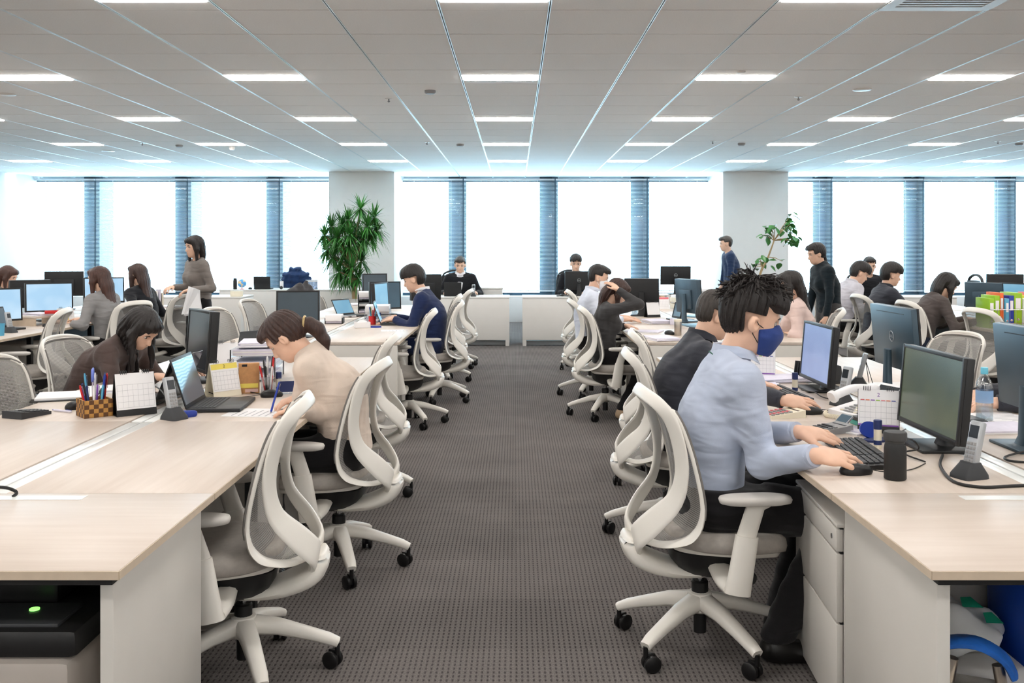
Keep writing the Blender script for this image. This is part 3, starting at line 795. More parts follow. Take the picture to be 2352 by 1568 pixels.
M_SKIN = mat('skin', (232, 190, 164), .5, var=.04, nscale=30)
M_LIP = mat('lips', (190, 110, 100), .5); M_EYE = mat('eye_dark', (34, 26, 24), .25)
M_EYEW = mat('eye_white', (190, 182, 176), .3)
def hair_mat(name, rgb): return mat(name, rgb, .42, var=.35, nscale=14, bump=.5, bscale=60, stretch=(9, 9, .7), spec=.5)
H_BLACK = hair_mat('black_hair', (36, 31, 30)); H_BROWN = hair_mat('dark_brown_hair', (62, 42, 36)); H_RED = hair_mat('chestnut_hair', (74, 48, 40))
H_GREY = hair_mat('grey_black_hair', (62, 56, 52))
def cloth(name, rgb, bump=.25, bs=260, rough=.9, wr=.25):
    if name in MATS: return MATS[name]
    m = mat(name, rgb, rough, var=.07, nscale=10, bump=bump, bscale=bs, sheen=.15, spec=.2); nt = m.node_tree; b = nt.nodes['Principled BSDF']
    tc = nt.nodes.new('ShaderNodeTexCoord'); mp = nt.nodes.new('ShaderNodeMapping'); mp.inputs['Scale'].default_value = (.6, .6, 1.9); mp.inputs['Rotation'].default_value = (.5, .6, 0)
    nz = nt.nodes.new('ShaderNodeTexNoise'); nz.inputs['Scale'].default_value = 11; nz.inputs['Detail'].default_value = .5; nz.inputs['Distortion'].default_value = .9
    nt.links.new(tc.outputs['Object'], mp.inputs[0]); nt.links.new(mp.outputs[0], nz.inputs['Vector'])
    bp = nt.nodes.new('ShaderNodeBump'); bp.inputs['Strength'].default_value = wr; bp.inputs['Distance'].default_value = .06
    old = b.inputs['Normal'].links[0].from_socket; nt.links.new(old, bp.inputs['Normal']); nt.links.new(nz.outputs[0], bp.inputs['Height']); nt.links.new(bp.outputs[0], b.inputs['Normal'])
    return m

def hand_prims(w, fd, pn, side, curl, fore, spread=.0, s=1.0, grip=False):
    """w wrist, fd finger direction, pn palm normal (towards what it rests on), side +1 thumb on +lat"""
    fd = unit(fd); pn = unit(pn - fd * (pn @ fd)); lat = np.cross(pn, fd) * side   # lat points to the thumb side
    P_ = [];
    B = np.array([fd, lat, pn])
    P_.append((p_ell(w + fd * .052 * s, (.052 * s, .044 * s, .018 * s), B), .012))
    P_.append((p_cone(w - fore * .03 * s, w + fd * .006 * s, .0215 * s, .0215 * s), .015)); P_.append((p_cone(w + fd * .004 * s, w + fd * .035 * s, .0215 * s, .02 * s), .015))
    L = [(.030, .044, .025, .021), (.010, .049, .028, .022), (-.011, .045, .026, .021), (-.031, .034, .021, .018)]
    for k, (o, l1, l2, l3) in enumerate(L):
        p = w + fd * (.086 - .006 * abs(k - 1)) * s + lat * o * s
        ang = 0.0; d0 = unit(fd + lat * (o * 4.2 * (1 + spread)))
        c = curl[k] if isinstance(curl, (list, tuple)) else curl
        for j, (l, r1, r2) in enumerate(((l1, .0100, .0092), (l2, .0092, .0084), (l3, .0084, .0072))):
            ang += c * (.8, 1.1, .7)[j]
            d = d0 * math.cos(ang) + pn * math.sin(ang); q = p + d * l * s
            P_.append((p_cone(p, q, r1 * s, r2 * s), .004)); p = q
    p = w + fd * .022 * s + lat * .026 * s; d = unit(fd * .75 + lat * .65 + pn * .25); q = p + d * .042 * s
    P_.append((p_cone(p, q, .0145 * s, .0112 * s), .012)); d2 = unit(fd * .95 + lat * (.12 if grip else .35) + pn * .35); p2 = q + d2 * .032 * s
    P_.append((p_cone(q, p2, .0112 * s, .0088 * s), .004)); P_.append((p_cone(p2, p2 + unit(fd + pn * .3) * .022 * s, .0088 * s, .007 * s), .004))
    return P_
def bounds(prims):
    lo = np.min([p[0][0] for p in prims], 0); hi = np.max([p[0][1] for p in prims], 0); return lo, hi
def run(prims, res, smooth=2, post=None):
    lo, hi = bounds(prims); F = Field(lo, hi, res)
    for p, k in prims: F.add(p, k)
    if post: post(F)
    return F.mesh(smooth)

def person(label, X, Y, yaw, lean=12, top=None, pants=None, hair=('short', H_BLACK), head=(10, 0), rh=None, lh=None, rf=None, lf=None,
           sit=True, seat=.468, s=1.0, fem=False, tier=2, curl=.22, rcurl=None, lcurl=None, mask=None, collar=None, shoes=None,
           dx=0.0, roll=0, curve=.03, twist=0, sleeve=(1.0, 1.0), neckline=.0, lapel=None, legs=True, inner=None, knee_dx=0, step=0, foot_back=0,
           rpn=None, lpn=None, relbow=None, lelbow=None, wide=1.0, lock=None, neck=0.0, fold=.003, tuck=False, ck=1.0):
    t = thing('person', label, 'person', (X, Y, 0), yaw)
    cy, sy = math.cos(yaw), math.sin(yaw)
    def loc(p): p = Vector(p); a, b = p.x - X, p.y - Y; return V3(a * cy + b * sy, -a * sy + b * cy, p.z)
    def locd(d): d = Vector(d); return V3(d.x * cy + d.y * sy, -d.x * sy + d.y * cy, d.z)
    rb, rc, rh_, rk = {0: (.02, .0062, .0036, .003), 1: (.026, .0085, .005, .004), 2: (.034, .0145, .0075, .0065), 3: (.04, .018, .0095, .008)}[tier]
    sw = (.165 if fem else .185) * s * wide; L = math.radians(lean); tw = math.radians(twist)
    up = V3(math.sin(L), 0, math.cos(L)); fw = V3(math.cos(L), 0, -math.sin(L)); sd = V3(0, 1, 0)
    hipz = (seat + .085) if sit else .92 * s
    pel = V3(dx, 0, hipz)
    nb = pel + up * .49 * s
    mid = pel + up * .25 * s - fw * curve * s
    BT = np.array([fw, sd, up])
    sdt = V3(-math.sin(tw) * fw[0], math.cos(tw), 0)
    shR = nb - up * .055 * s - sdt * sw + fw * .01; shL = nb - up * .055 * s + sdt * sw + fw * .01
    # head
    ph, yh, rl = math.radians(head[0]), math.radians(head[1]), math.radians(roll)
    hf = V3(math.cos(ph) * math.cos(yh), math.cos(ph) * math.sin(yh), -math.sin(ph)); hl = V3(-math.sin(yh), math.cos(yh), 0)
    hu = np.cross(hf, hl); hl, hu = hl * math.cos(rl) + hu * math.sin(rl), hu * math.cos(rl) - hl * math.sin(rl)
    HB = np.array([hf, hl, hu]); hs = (.97 if fem else 1.0) * s * 1.0
    nk = unit(up * .6 + hu * .4 + V3(0.12 + neck, 0, 0))
    hc = nb + nk * .062 * s + hu * .095 * hs + hf * .022 * hs
    Hp = lambda x, y, z: hc + (hf * x + hl * y + hu * z) * hs
    # arms
    la, lb = .285 * s, .245 * s
    def arm(S, side, hand, fd, pn, elb):
        if hand is None:
            if sit: W = pel + V3(.34, side * .13, .09) * s; fdv = V3(.9, -side * .35, -.1); pnv = V3(0, 0, -1)
            else: W = S + V3(.06, side * .06, -.52) * s; fdv = V3(.12, 0, -1); pnv = V3(0, -side, 0)
        else:
            fdv = locd(fd) if fd is not None else None; hcw = loc(hand)
            if fdv is None: fdv = unit((hcw - S) * V3(1, 1, 0) + V3(.02, -side * .02, 0))
            W = hcw - unit(fdv) * .065 * s; pnv = V3(0, 0, -1) if pn is None else locd(pn)
        D = W - S; dist = np.linalg.norm(D); mx = (la + lb) * .995
        a1, b1 = la, lb
        if dist > mx: k = dist / mx; a1, b1 = la * k, lb * k
        u = D / dist; x = (a1 * a1 - b1 * b1 + dist * dist) / (2 * dist); h = math.sqrt(max(a1 * a1 - x * x, 1e-6))
        pole = V3(-.35, side * .55, -1.0) if elb is None else locd(elb)
        pole = unit(pole - u * (pole @ u)); E = S + u * x + pole * h
        return E, W, unit(fdv), unit(pnv)
    ER, WR, fR, nR = arm(shR, -1, rh, rf, rpn, relbow); EL, WL, fL, nL = arm(shL, 1, lh, lf, lpn, lelbow)
    ar = (.043, .036, .026) if fem else (.05, .042, .03)
    ar = tuple(v * s for v in ar)
    def arm_prims(g=0.0, stop=1.0):
        out = []
        for S, E, W, sl in ((shR, ER, WR, sleeve[0]), (shL, EL, WL, sleeve[1])):
            out.append((p_cone(S, E, ar[0] * 1.08 + g, ar[1] + g), .035))
            end = E + (W - E) * (sl * .985 if g > 0 else 1.0)
            re = ar[1] + (ar[2] - ar[1]) * (sl if g > 0 else 1)
            dirn = unit(W - E)
            out.append((p_cone(E, end, ar[1] + g, re + g * .9, (end, dirn)), .022))
        return out
    wf = .92 if fem else 1.0
    torso = [(p_scone(pel + up * .02, mid, .135 * s, (.118 if fem else .135) * s, BT, (.78, 1.06, 1)), .05),
             (p_scone(mid, nb - up * .14 * s, (.118 if fem else .135) * s, .145 * s * wf, BT, (.76, 1.1 * wide, 1)), .06),
             (p_cone(shR - up * .02 + sdt * .03, shL - up * .02 - sdt * .03, .06 * s * wf, .06 * s * wf), .07),
             (p_cone(nb - up * .05 - sdt * .09 * s, nb - up * .005, .052 * s, .05 * s), .05), (p_cone(nb - up * .05 + sdt * .09 * s, nb - up * .005, .052 * s, .05 * s), .05)]
    if fem:
        for q in (-1, 1): torso.append((p_ell(nb - up * .2 * s + fw * .085 * s + sd * q * .065 * s, (.06 * s,) * 3), .06))
    # legs
    hipR, hipL = pel + V3(0, -.09, -.02) * s, pel + V3(0, .09, -.02) * s
    if sit:
        kz = seat + .045; kx = dx + .42 * s + knee_dx
        kR, kL = V3(kx, -.12, kz), V3(kx, .11, kz); aR, aL = V3(kx - .02 + foot_back, -.13, .085), V3(kx + .06 + foot_back, .12, .085)
    else:
        kR, kL = V3(.03 + step * .6, -.085, .48 * s), V3(.03 - step * .4, .085, .48 * s); aR, aL = V3(step, -.085, .085), V3(-step - .03, .085, .085 + .02 * bool(step))
    leg = [(p_cone(hipR, kR, .085 * s, .062 * s), .05), (p_cone(hipL, kL, .085 * s, .062 * s), .05), (p_cone(kR, aR, .06 * s, .042 * s), .03), (p_cone(kL, aL, .06 * s, .042 * s), .03)]
    # --- the body: trunk (coarse), head and hands (fine), one mesh
    neckp = (p_cone(Hp(-.022, 0, -.05), nb - up * .03, .05 * s * (.88 if fem else 1.03), .056 * s * (.9 if fem else 1.03)), .03)
    parts_ = [run([(grown(p, -.022), k) for p, k in torso] + arm_prims(-.008) + [(grown(p, -.018), k) for p, k in (leg if legs else leg[:2])], rb, 1)]
    hd = [(p_ell(Hp(-.014, 0, .032), np.array((.096, .077, .086)) * hs, HB), .02), (p_ell(Hp(.022, 0, -.03), np.array((.068, .062, .084)) * hs, HB), .03),
          (p_cone(Hp(-.01, 0, -.065), Hp(.058, 0, -.092), .048 * hs, .026 * hs), .03), (p_cone(Hp(.084, 0, -.002), Hp(.1, 0, -.034), .008 * hs, .0125 * hs), .016),
          (p_ell(Hp(.079, 0, -.064), np.array((.014, .024, .012)) * hs, HB), .014), (p_ell(Hp(.072, 0, .022), np.array((.014, .05, .014)) * hs, HB), .02), neckp]
    for q in (-1, 1):
        hd.append((p_ell(Hp(-.006, q * .079, -.014), np.array((.021, .015, .031)) * hs, HB), .008))
    def sockets(F):
        for q in (-1, 1):
            F.add(p_ell(Hp(.096, q * .033, .002), np.array((.02, .018, .012)) * hs, HB), .02, sub=True)
            F.add(p_ell(Hp(.004, q * .088, -.014), np.array((.011, .006, .016)) * hs, HB), .006, sub=True)
    parts_.append(run(hd, rh_, 1, sockets))
    hsz = (.92 if fem else 1.03) * s
    parts_.append(run(hand_prims(WR, fR, nR, -1, curl if rcurl is None else rcurl, unit(WR - ER), s=hsz), rk, 1))
    parts_.append(run(hand_prims(WL, fL, nL, 1, curl if lcurl is None else lcurl, unit(WL - EL), s=hsz), rk, 1))
    # thumbs: for a palm-down hand the thumb points to the body's middle
    body = obj('body', polymesh('body', parts_, M_SKIN), None, t)
    # --- clothes
    tops = [(grown(p, .008 if (i_ or tuck) else .02), k) for i_, (p, k) in enumerate(torso)] + arm_prims(.010)
    hem = pel - up * .06
    rng = np.random.RandomState(abs(hash(label)) % 1000 if False else len(label)); dirs = rng.randn(5, 3); phs = rng.rand(5) * 6
    def top_post(F):
        # neckline: cut along a plane tilted to the front
        c = nb + up * (.018 - neckline * .4) ; nn = unit(up * 1.0 + fw * (.55 + neckline * 6))
        amp = (.0014 if tier < 2 else .0018)
        def fn(A, Xx, Yy, Zz):
            w = 0
            for q in range(5):
                k = dirs[q] * (26 + 9 * q); w = w + np.sin(Xx * k[0] + Yy * k[1] + Zz * k[2] * .7 + phs[q])
            A = A + amp * w * .5
            if tier < 2:
                wp = 2.2 * np.sin(Xx * 11 + Zz * 7 + phs[0]) + 1.6 * np.sin(Yy * 14 - Zz * 9 + phs[1])
                A = A + fold * (np.abs(np.sin(44 * (Zz * .9 + Xx * .55) + wp)) - .6) * (.5 + .5 * np.sin(Xx * 9 + Zz * 13 + Yy * 8 + phs[2])) + fold * .6 * np.sin(70 * (Zz * .5 - Xx * .8 + Yy * .4) + 1.7 * wp)
            near = ((Xx - nb[0] - .02) ** 2 + (Yy - nb[1]) ** 2) < .0185
            A = np.where(near, np.maximum(A, (Xx - c[0]) * nn[0] + (Yy - c[1]) * nn[1] + (Zz - c[2]) * nn[2]), A)
            return np.maximum(A, -((Xx - hem[0]) * up[0] + (Yy - hem[1]) * up[1] + (Zz - hem[2]) * up[2]) - .0)
        F.all(fn)
    obj('top', polymesh('top', [run(tops, rc, 2, top_post)], top), None, t)
    wr_ = .152 if tuck else .138
    pel_p = [(p_scone(pel - V3(0, 0, .02), pel + up * .03, wr_ * s, wr_ * s, BT, (.8, 1.08, 1)), .05)]
    if legs and pants is not None:
        pl = pel_p + [(grown(p, .014), k) for p, k in leg]
        def pant_post(F):
            def fn(A, Xx, Yy, Zz):
                A = A + .002 * (np.sin(Zz * 70 + Xx * 25) + np.sin(Xx * 45 + Yy * 60 + 1))
                A = np.where(Xx < pel[0] + .17, np.maximum(A, Zz - pel[2] - (.085 if not tuck else .05)), A)
                return np.maximum(A, .075 - Zz)
            F.all(fn)
        obj('trousers', polymesh('trousers', [run(pl, rc * 1.25, 2, pant_post)], pants), None, t)
        sm = M_BLACKP if shoes is None else shoes
        for a_, q in ((aR, -1), (aL, 1)):
            sp = [(p_ell(a_ + V3(-.0, 0, -.03), (.055, .042, .05)), .02), (p_ell(a_ + V3(.10, 0, -.052), (.115, .05, .04)), .03), (p_ell(a_ + V3(.0, 0, -.055), (.06, .04, .035)), .03)]
            def sole(F): F.all(lambda A, Xx, Yy, Zz: np.maximum(A, .006 + max(0, a_[2] - .085) - Zz))
            sh = obj('shoe', polymesh('shoe', [run(sp, rc * .8, 1, sole)], sm), None, t)
    elif pants is not None:
        obj('trousers', polymesh('trousers', [run(pel_p + [(grown(p, .014), k) for p, k in leg[:2]], rc * 1.25, 2)], pants), None, t)
    if tier < 2:
        for E_, W_, sl_ in ((ER, WR, sleeve[0]), (EL, WL, sleeve[1])):
            d_ = W_ - E_; e_ = E_ + d_ * (sl_ + .015); s_0 = E_ + d_ * (sl_ - .22); r0 = ar[2] * .92 + .0085
            obj('cuff', MB().tube([tuple(s_0), tuple(s_0 + (e_ - s_0) * .1), tuple(e_), tuple(e_ - unit(d_) * .006)], [r0 * 1.02, r0 * 1.1, r0, r0 * .82], 20), top, t, 50)
    if collar is not None:       # a folded shirt collar: two bands around the neck
        cm = MB(); n = 22; ax = unit(up * .8 + hu * .2 + fw * -.12); e1 = unit(fw - ax * (fw @ ax)); e2 = np.cross(ax, e1); c0 = nb + ax * .022 + fw * .006
        ra, rb2, rc2 = [], [], []
        for k in range(n):
            a = 2 * math.pi * (k + .5) / n; f = math.cos(a)
            if True:
                r = (.062 if not fem else .056) * s; dpt = .012 * max(0, f) ** 2
                ra.append(c0 + e1 * r * f + e2 * r * 1.02 * math.sin(a) + ax * (.026 - .022 * max(0, f)))
                rb2.append(c0 + e1 * (r + .010) * f + e2 * (r + .011) * math.sin(a) + ax * (.030 - .022 * max(0, f)))
                rc2.append(c0 + e1 * (r + .012 + (.008 + dpt * 1.3) * ck) * f + e2 * (r + .013 + .008 * ck) * math.sin(a) + ax * ((-.010 - .028 * max(0, f) ** 3) * ck + .012 * (1 - ck)))
        inn = [p - ax * .04 for p in ra]
        cm.loft([[tuple(p) for p in q] for q in (inn, ra, rb2, rc2)], cap=False)
        obj('collar', cm, collar, t, 60)
    if inner is not None:        # a shirt front showing in the opening
        pf = nb - up * .02
        m_ = MB(); pts = []
        for v, w_ in ((.03, .05), (-.04, .05), (-.10, .045), (-.17, .034), (-.24, .012)):
            c_ = pf + up * v * s; of_ = {.03: .072, -.04: .108, -.10: .128, -.17: .136, -.24: .13}[v]; pts.append([tuple(c_ + fw * (of_ - .01 * abs(q)) * s + sd * w_ * q * s) for q in (-1, -.4, .4, 1)])
        m_.loft(pts, closed=False, cap=False); obj('shirt_front', m_, inner, t, 60)
    # --- hair
    style, hm = hair
    hp = []; cap_r = np.array((.107, .09, .098)) * hs
    hp.append((p_ell(Hp(-.02, 0, .036), cap_r, HB), .02))
    down = V3(0, 0, -1)
    if style in ('short', 'messy', 'mop', 'thin'):
        hp.append((p_ell(Hp(-.055, 0, -.016), np.array((.05, .068, .058)) * hs, HB), .03))
        if style != 'thin': hp.append((p_ell(Hp(.055, 0, .085), np.array((.05, .068, .034)) * hs, HB), .03))
        if style in ('messy', 'mop'): hp.append((p_ell(Hp(.0, 0, .075), np.array((.10, .088, .075)) * hs, HB), .03)); hp.append((p_ell(Hp(.075, 0, .06), np.array((.034, .066, .032)) * hs, HB), .02))
        if style == 'mop': hp.append((p_ell(Hp(-.03, 0, .0), np.array((.09, .092, .085)) * hs, HB), .03)); hp.append((p_ell(Hp(.078, 0, .042), np.array((.03, .066, .034)) * hs, HB), .02))
    if style in ('long', 'bob', 'curtain'):
        Ln = {'long': .40, 'bob': .17, 'curtain': .27}[style] * s
        back = Hp(-.075, 0, .0); nape = Hp(-.075, 0, -.08)
        nape = nape - fw * (.02 if style == 'long' else 0); dn = unit(down + (-fw * (.3 if style == 'long' else .12) if lean < 30 else fw * .1)); e = nape + dn * Ln
        hp.append((p_scone(back, nape, .085 * hs, .08 * hs, np.array([hf, hl, hu]), (.62, 1.0, 1)), .03))
        BH = np.array([unit(np.cross(sd, dn)), sd, dn]); hp.append((p_scone(nape, e, .08 * hs, .055 * hs, BH, (.5, 1.0, 1)), .03))
        for q in (-1, 1):
            a0 = Hp(.02, q * .068, .06); a1 = Hp(.012, q * .082, -.03); fwd = hf * (.05 if style == 'curtain' else -.03)
            a2 = a1 + unit(down + fwd) * (Ln * .62 + .04)
            hp.append((p_cone(a0, a1, .024 * hs, .028 * hs), .02)); hp.append((p_cone(a1, a2, .028 * hs, .014 * hs), .02))
        hp.append((p_ell(Hp(.062, 0, .075), np.array((.036, .06, .034)) * hs, HB), .02))
    if style in ('ponytail', 'bun', 'lowtail'):
        hp.append((p_ell(Hp(-.05, 0, -.0), np.array((.07, .082, .08)) * hs, HB), .03)); hp.append((p_ell(Hp(.055, 0, .08), np.array((.05, .066, .036)) * hs, HB), .03))
        for q in (-1, 1): hp.append((p_cone(Hp(.058, q * .058, .055), Hp(.04, q * .07, -.0), .018 * hs, .012 * hs), .02))
    tail = []
    if style == 'ponytail':
        p0 = Hp(-.108, 0, -.012); pts = [p0, p0 + V3(-.045, 0, -.004) * s, p0 + V3(-.085, 0, -.03) * s, p0 + V3(-.12, 0, -.085) * s, p0 + V3(-.138, 0, -.15) * s]
        for a_, b_, r1, r2 in zip(pts, pts[1:], (.022, .033, .036, .028), (.033, .036, .028, .008)): tail.append((p_cone(a_, b_, r1 * hs, r2 * hs), .02))
    if style == 'lowtail':
        p0 = Hp(-.10, 0, -.05); tail = [(p_cone(p0, p0 - hf * .02 + down * .12, .02 * hs, .018 * hs), .02), (p_cone(p0 - hf * .02 + down * .12, p0 + down * .2, .018 * hs, .006 * hs), .02)]
    rr = np.random.RandomState(len(label) + 3)
    def hair_post(F):
        def fn(A, Xx, Yy, Zz):
            x = (Xx - hc[0]) * hf[0] + (Yy - hc[1]) * hf[1] + (Zz - hc[2]) * hf[2]; y = (Xx - hc[0]) * hl[0] + (Yy - hc[1]) * hl[1] + (Zz - hc[2]) * hl[2]
            z = (Xx - hc[0]) * hu[0] + (Yy - hc[1]) * hu[1] + (Zz - hc[2]) * hu[2]
            x, y, z = x / hs, y / hs, z / hs
            az = np.arctan2(y, x + .03)
            A = A + .0022 * (np.sin(az * 23 + 9 * z) + .7 * np.sin(az * 41 - 14 * z + 1.3)) * (1 if style not in ('messy',) else 1.5)
            # open the face
            if style in ('short', 'messy', 'mop', 'thin'):
                hl_z = {'short': .062, 'messy': .058, 'mop': .036, 'thin': .085}[style]
                face = np.maximum(np.maximum(-(x - (.03 if style != 'thin' else .01)), z - hl_z - .006 * np.sin(y * 160) - (.014 * np.sin(y * 60 + 1) if style == 'messy' else 0)), np.abs(y) - .12)
                side = np.maximum(np.maximum(-(x + .036 + .25 * (z + .02)), z - .022), x - .2)
                A = np.maximum(A, -np.minimum(face, side)); A = np.maximum(A, -.082 - z + .25 * (x + .06))
                A = np.maximum(A, -np.maximum(z + .02, x + .0))if False else A
            elif style in ('ponytail', 'bun', 'lowtail'):
                face = np.maximum(-(x - .045), z - .06); side = np.maximum(-(x + .018), z - .0)
                A = np.maximum(A, -np.minimum(face, side)); A = np.maximum(A, -.08 - z + .4 * (x + .06))
            else:
                face = np.maximum(np.maximum(-(x - .052), z - .058 + .03 * np.abs(y) / .06), np.abs(y) - (.055 if style != 'curtain' else .04))
                A = np.maximum(A, -face)
            return A
        F.all(fn)
        for p, k in tail: F.add(p, k)
    lo, hi = bounds(hp + tail); Fh = Field(lo, hi, rh_ * 1.05)
    for p, k in hp: Fh.add(p, k)
    hair_post(Fh)
    ho = obj('hair', polymesh('hair', [Fh.mesh(1)], hm), None, t)
    if lock:                     # loose locks standing off the scalp
        lm = MB(); r_ = random.Random(5)
        for k in range(lock):
            a = r_.uniform(-PI, PI); e = r_.uniform(.05, 1.5)
            d = hf * math.cos(e) * math.cos(a) + hl * math.cos(e) * math.sin(a) + hu * math.sin(e)
            ylim = math.cos(a)
            if ylim > .3 and e < .55: continue
            if e < .12 or (ylim > -.75 and e < .5): continue
            b0 = Hp(-.012, 0, .05) + np.array([d @ hf * .093, d @ hl * .08, d @ hu * .1]) @ HB * hs
            if (b0 - hc) @ hu < .03 * hs: continue
            fl_ = unit(hf * (.9 if ylim > -.3 else -.3) + hl * (.5 * math.sin(a)) + hu * r_.uniform(-.9, -.1) + V3(*[r_.uniform(-.5, .5) for _ in range(3)]))
            pts = [b0, b0 + d * .012 + fl_ * .018, b0 + d * .016 + fl_ * .04, b0 + d * r_.uniform(.0, .012) + fl_ * r_.uniform(.046, .058)]
            w = r_.uniform(.0016, .0042)
            lm.tube([tuple(p) for p in pts], [w, w, w * .7, .0008], 5)
        obj('hair_lock', lm, hm, ho, 60)
    if style == 'ponytail':
        p0 = Hp(-.108, 0, -.012) + V3(-.02, 0, 0); tie = MB(); ringp = []
        for k in range(16):
            a = 2 * PI * k / 16; ringp.append(tuple(p0 + V3(0, .031 * math.cos(a), .031 * math.sin(a))))
        tie.tube(ringp, .0055, 6, closed=True); obj('hair_tie', tie, mat('gold_hair_tie', (206, 180, 130), .3, metal=.6), t, 60)
    # --- face details
    if tier <= 3:
        for q in (-1, 1):
            ev = MB().ball((0, 0, 0), (.006, .013, .0075), 10, 6); Mx = Matrix([list(np.append(r_, 0)) for r_ in HB.T] + [[0, 0, 0, 1]])
            e = obj('eye', ev.xf(Matrix.Translation(Hp(.0735, q * .033, .002)) @ Mx @ Matrix.Scale(hs, 4)), M_EYEW, t, 60)
            obj('iris', MB().ball((.0035, 0, 0), (.004, .0065, .007), 8, 6).xf(Matrix.Translation(Hp(.0735, q * .033, .002)) @ Mx @ Matrix.Scale(hs, 4)), M_EYE, e, 60)
            obj('eyebrow', MB().tube([tuple(Hp(.086, q * .016, .02)), tuple(Hp(.086, q * .032, .025)), tuple(Hp(.076, q * .05, .02))], [.003, .0038, .002], 6), hm, t, 60)
        if mask is None: obj('lips', MB().ball((0, 0, 0), (.007, .019, .006), 10, 6).xf(Matrix.Translation(Hp(.0875, 0, -.064)) @ Mx @ Matrix.Scale(hs, 4)), M_LIP, t, 60)
    if mask is not None:
        mk = [(p_ell(Hp(.03, 0, -.05), np.array((.083, .07, .064)) * hs, HB), .01), (p_cone(Hp(.078, 0, -.01), Hp(.098, 0, -.035), .016 * hs, .016 * hs), .03), (p_cone(Hp(.0, 0, -.085), Hp(.062, 0, -.096), .05 * hs, .03 * hs), .03)]
        def mpost(F):
            def fn(A, Xx, Yy, Zz):
                x = ((Xx - hc[0]) * hf[0] + (Yy - hc[1]) * hf[1] + (Zz - hc[2]) * hf[2]) / hs; z = ((Xx - hc[0]) * hu[0] + (Yy - hc[1]) * hu[1] + (Zz - hc[2]) * hu[2]) / hs
                A = np.maximum(A, .022 - x - .25 * (z + .05)); return np.maximum(np.maximum(A, z + .008 - .3 * (x - .06)), -.118 - z)
            F.all(fn)
        mo = obj('face_mask', polymesh('face_mask', [run(mk, rh_, 1, mpost)], mask), None, t)
        for q in (-1, 1):
            obj('ear_loop', MB().tube([tuple(Hp(.03, q * .0715, -.02)), tuple(Hp(.01, q * .083, -.012)), tuple(Hp(-.012, q * .084, .012)), tuple(Hp(-.018, q * .08, -.02)), tuple(Hp(.0, q * .076, -.05)), tuple(Hp(.025, q * .066, -.075))], .0018, 5), mask if mask is not M_MASKB else M_BLACKP, mo, 60)
    t['_dbg'] = 1; del t['_dbg']
    return t, dict(hc=hc, nb=nb, up=up, fw=fw, WR=WR, WL=WL, fR=fR, fL=fL, ER=ER, EL=EL, Hp=Hp, shR=shR, shL=shL)
M_MASKB = cloth('navy_face_mask', (50, 70, 132), .1); M_MASKW = cloth('white_face_mask', (238, 238, 240), .1)
# ---------------------------------------------------------------- the people
C_BLUE = cloth('pale_blue_shirt', (186, 196, 216), .12, 500, .8, .22); C_CREAM = cloth('cream_knit', (222, 205, 190), .3, 420)
C_BLACK = cloth('black_trouser_cloth', (30, 29, 31), .15); C_BROWN = cloth('dark_brown_knit', (78, 64, 60), .3)
C_GREY = cloth('grey_knit', (138, 136, 136), .3); C_BLKTOP = cloth('black_top', (30, 31, 36), .2); C_TAUPE = cloth('taupe_blouse', (128, 121, 116), .2)
C_NAVY = cloth('navy_suit', (36, 48, 84), .15); C_WHITE = cloth('white_shirt', (236, 236, 240), .1); C_CHAR = cloth('charcoal_knit', (66, 65, 66), .3)
C_JACKET = cloth('dark_work_jacket', (58, 60, 68), .2, 260, .8, .22); C_PINK = cloth('pale_pink_knit', (214, 190, 182), .25); C_TURTLE = cloth('black_turtleneck', (26, 36, 42), .2)
C_LGREY = cloth('pale_grey_shirt', (200, 198, 206), .12); C_COCOA = cloth('cocoa_sweater', (84, 76, 74), .25); C_GTROU = cloth('dark_grey_trousers', (70, 68, 68), .15)
C_DNAVY = cloth('dark_navy_uniform', (36, 52, 82), .15); C_PALEB = cloth('white_blue_shirt', (222, 228, 242), .1)
M_SHOE = mat('black_leather', (22, 21, 21), .28); M_SAND = mat('tan_sandal_leather', (196, 170, 140), .5)
S_BLUEMAN, K1 = person('man in light blue shirt and navy mask using a keyboard at near right', .71, 3.53, 0, lean=9, s=1.02, top=C_BLUE, pants=C_BLACK, hair=('messy', H_BLACK), head=(14, -4), neck=.25,
    rh=(1.03, 3.13, .774), rf=(1, .06, -.06), lh=(1.10, 3.55, .768), lf=(1, -.15, -.08), curl=.3, rcurl=[.36, .32, .36, .42], rpn=(0, .4, -.95), lpn=(0, .3, -1), tier=0, mask=M_MASKB, collar=C_BLUE, shoes=M_SHOE, lock=900, foot_back=-.2, fold=.0016, tuck=True, relbow=(.35, -.22, -1), lelbow=(.3, .25, -1))
person('woman in cream sweater with ponytail writing at the near left desk', -.765, 4.40, PI, lean=21, s=.91, fem=True, top=C_CREAM, pants=C_BLACK, hair=('ponytail', H_BROWN), head=(48, 0), neck=.6, neckline=-.055,
    rh=(-1.03, 4.36, .758), rf=(-.8, -.45, -.1), lh=(-.97, 4.16, .75), lf=(-.9, .35, -.05), rcurl=[.55, .6, .7, .75], lcurl=.3, tier=0, curve=.07, lelbow=(.12, -.3, -1), relbow=(.1, .3, -1), fold=.0012)
person('woman in dark brown cardigan bending over papers at the left desk', -2.44, 5.45, R(-8), lean=36, s=.92, fem=True, top=C_BROWN, pants=C_BLACK, hair=('curtain', H_BLACK), head=(44, -14), neck=.35,
    rh=(-1.86, 5.18, .76), rf=(.8, .6, -.05), lh=(-1.83, 5.5, .76), lf=(.9, -.4, -.05), rcurl=.4, lcurl=.25, tier=1, curve=.05, fold=.0018)
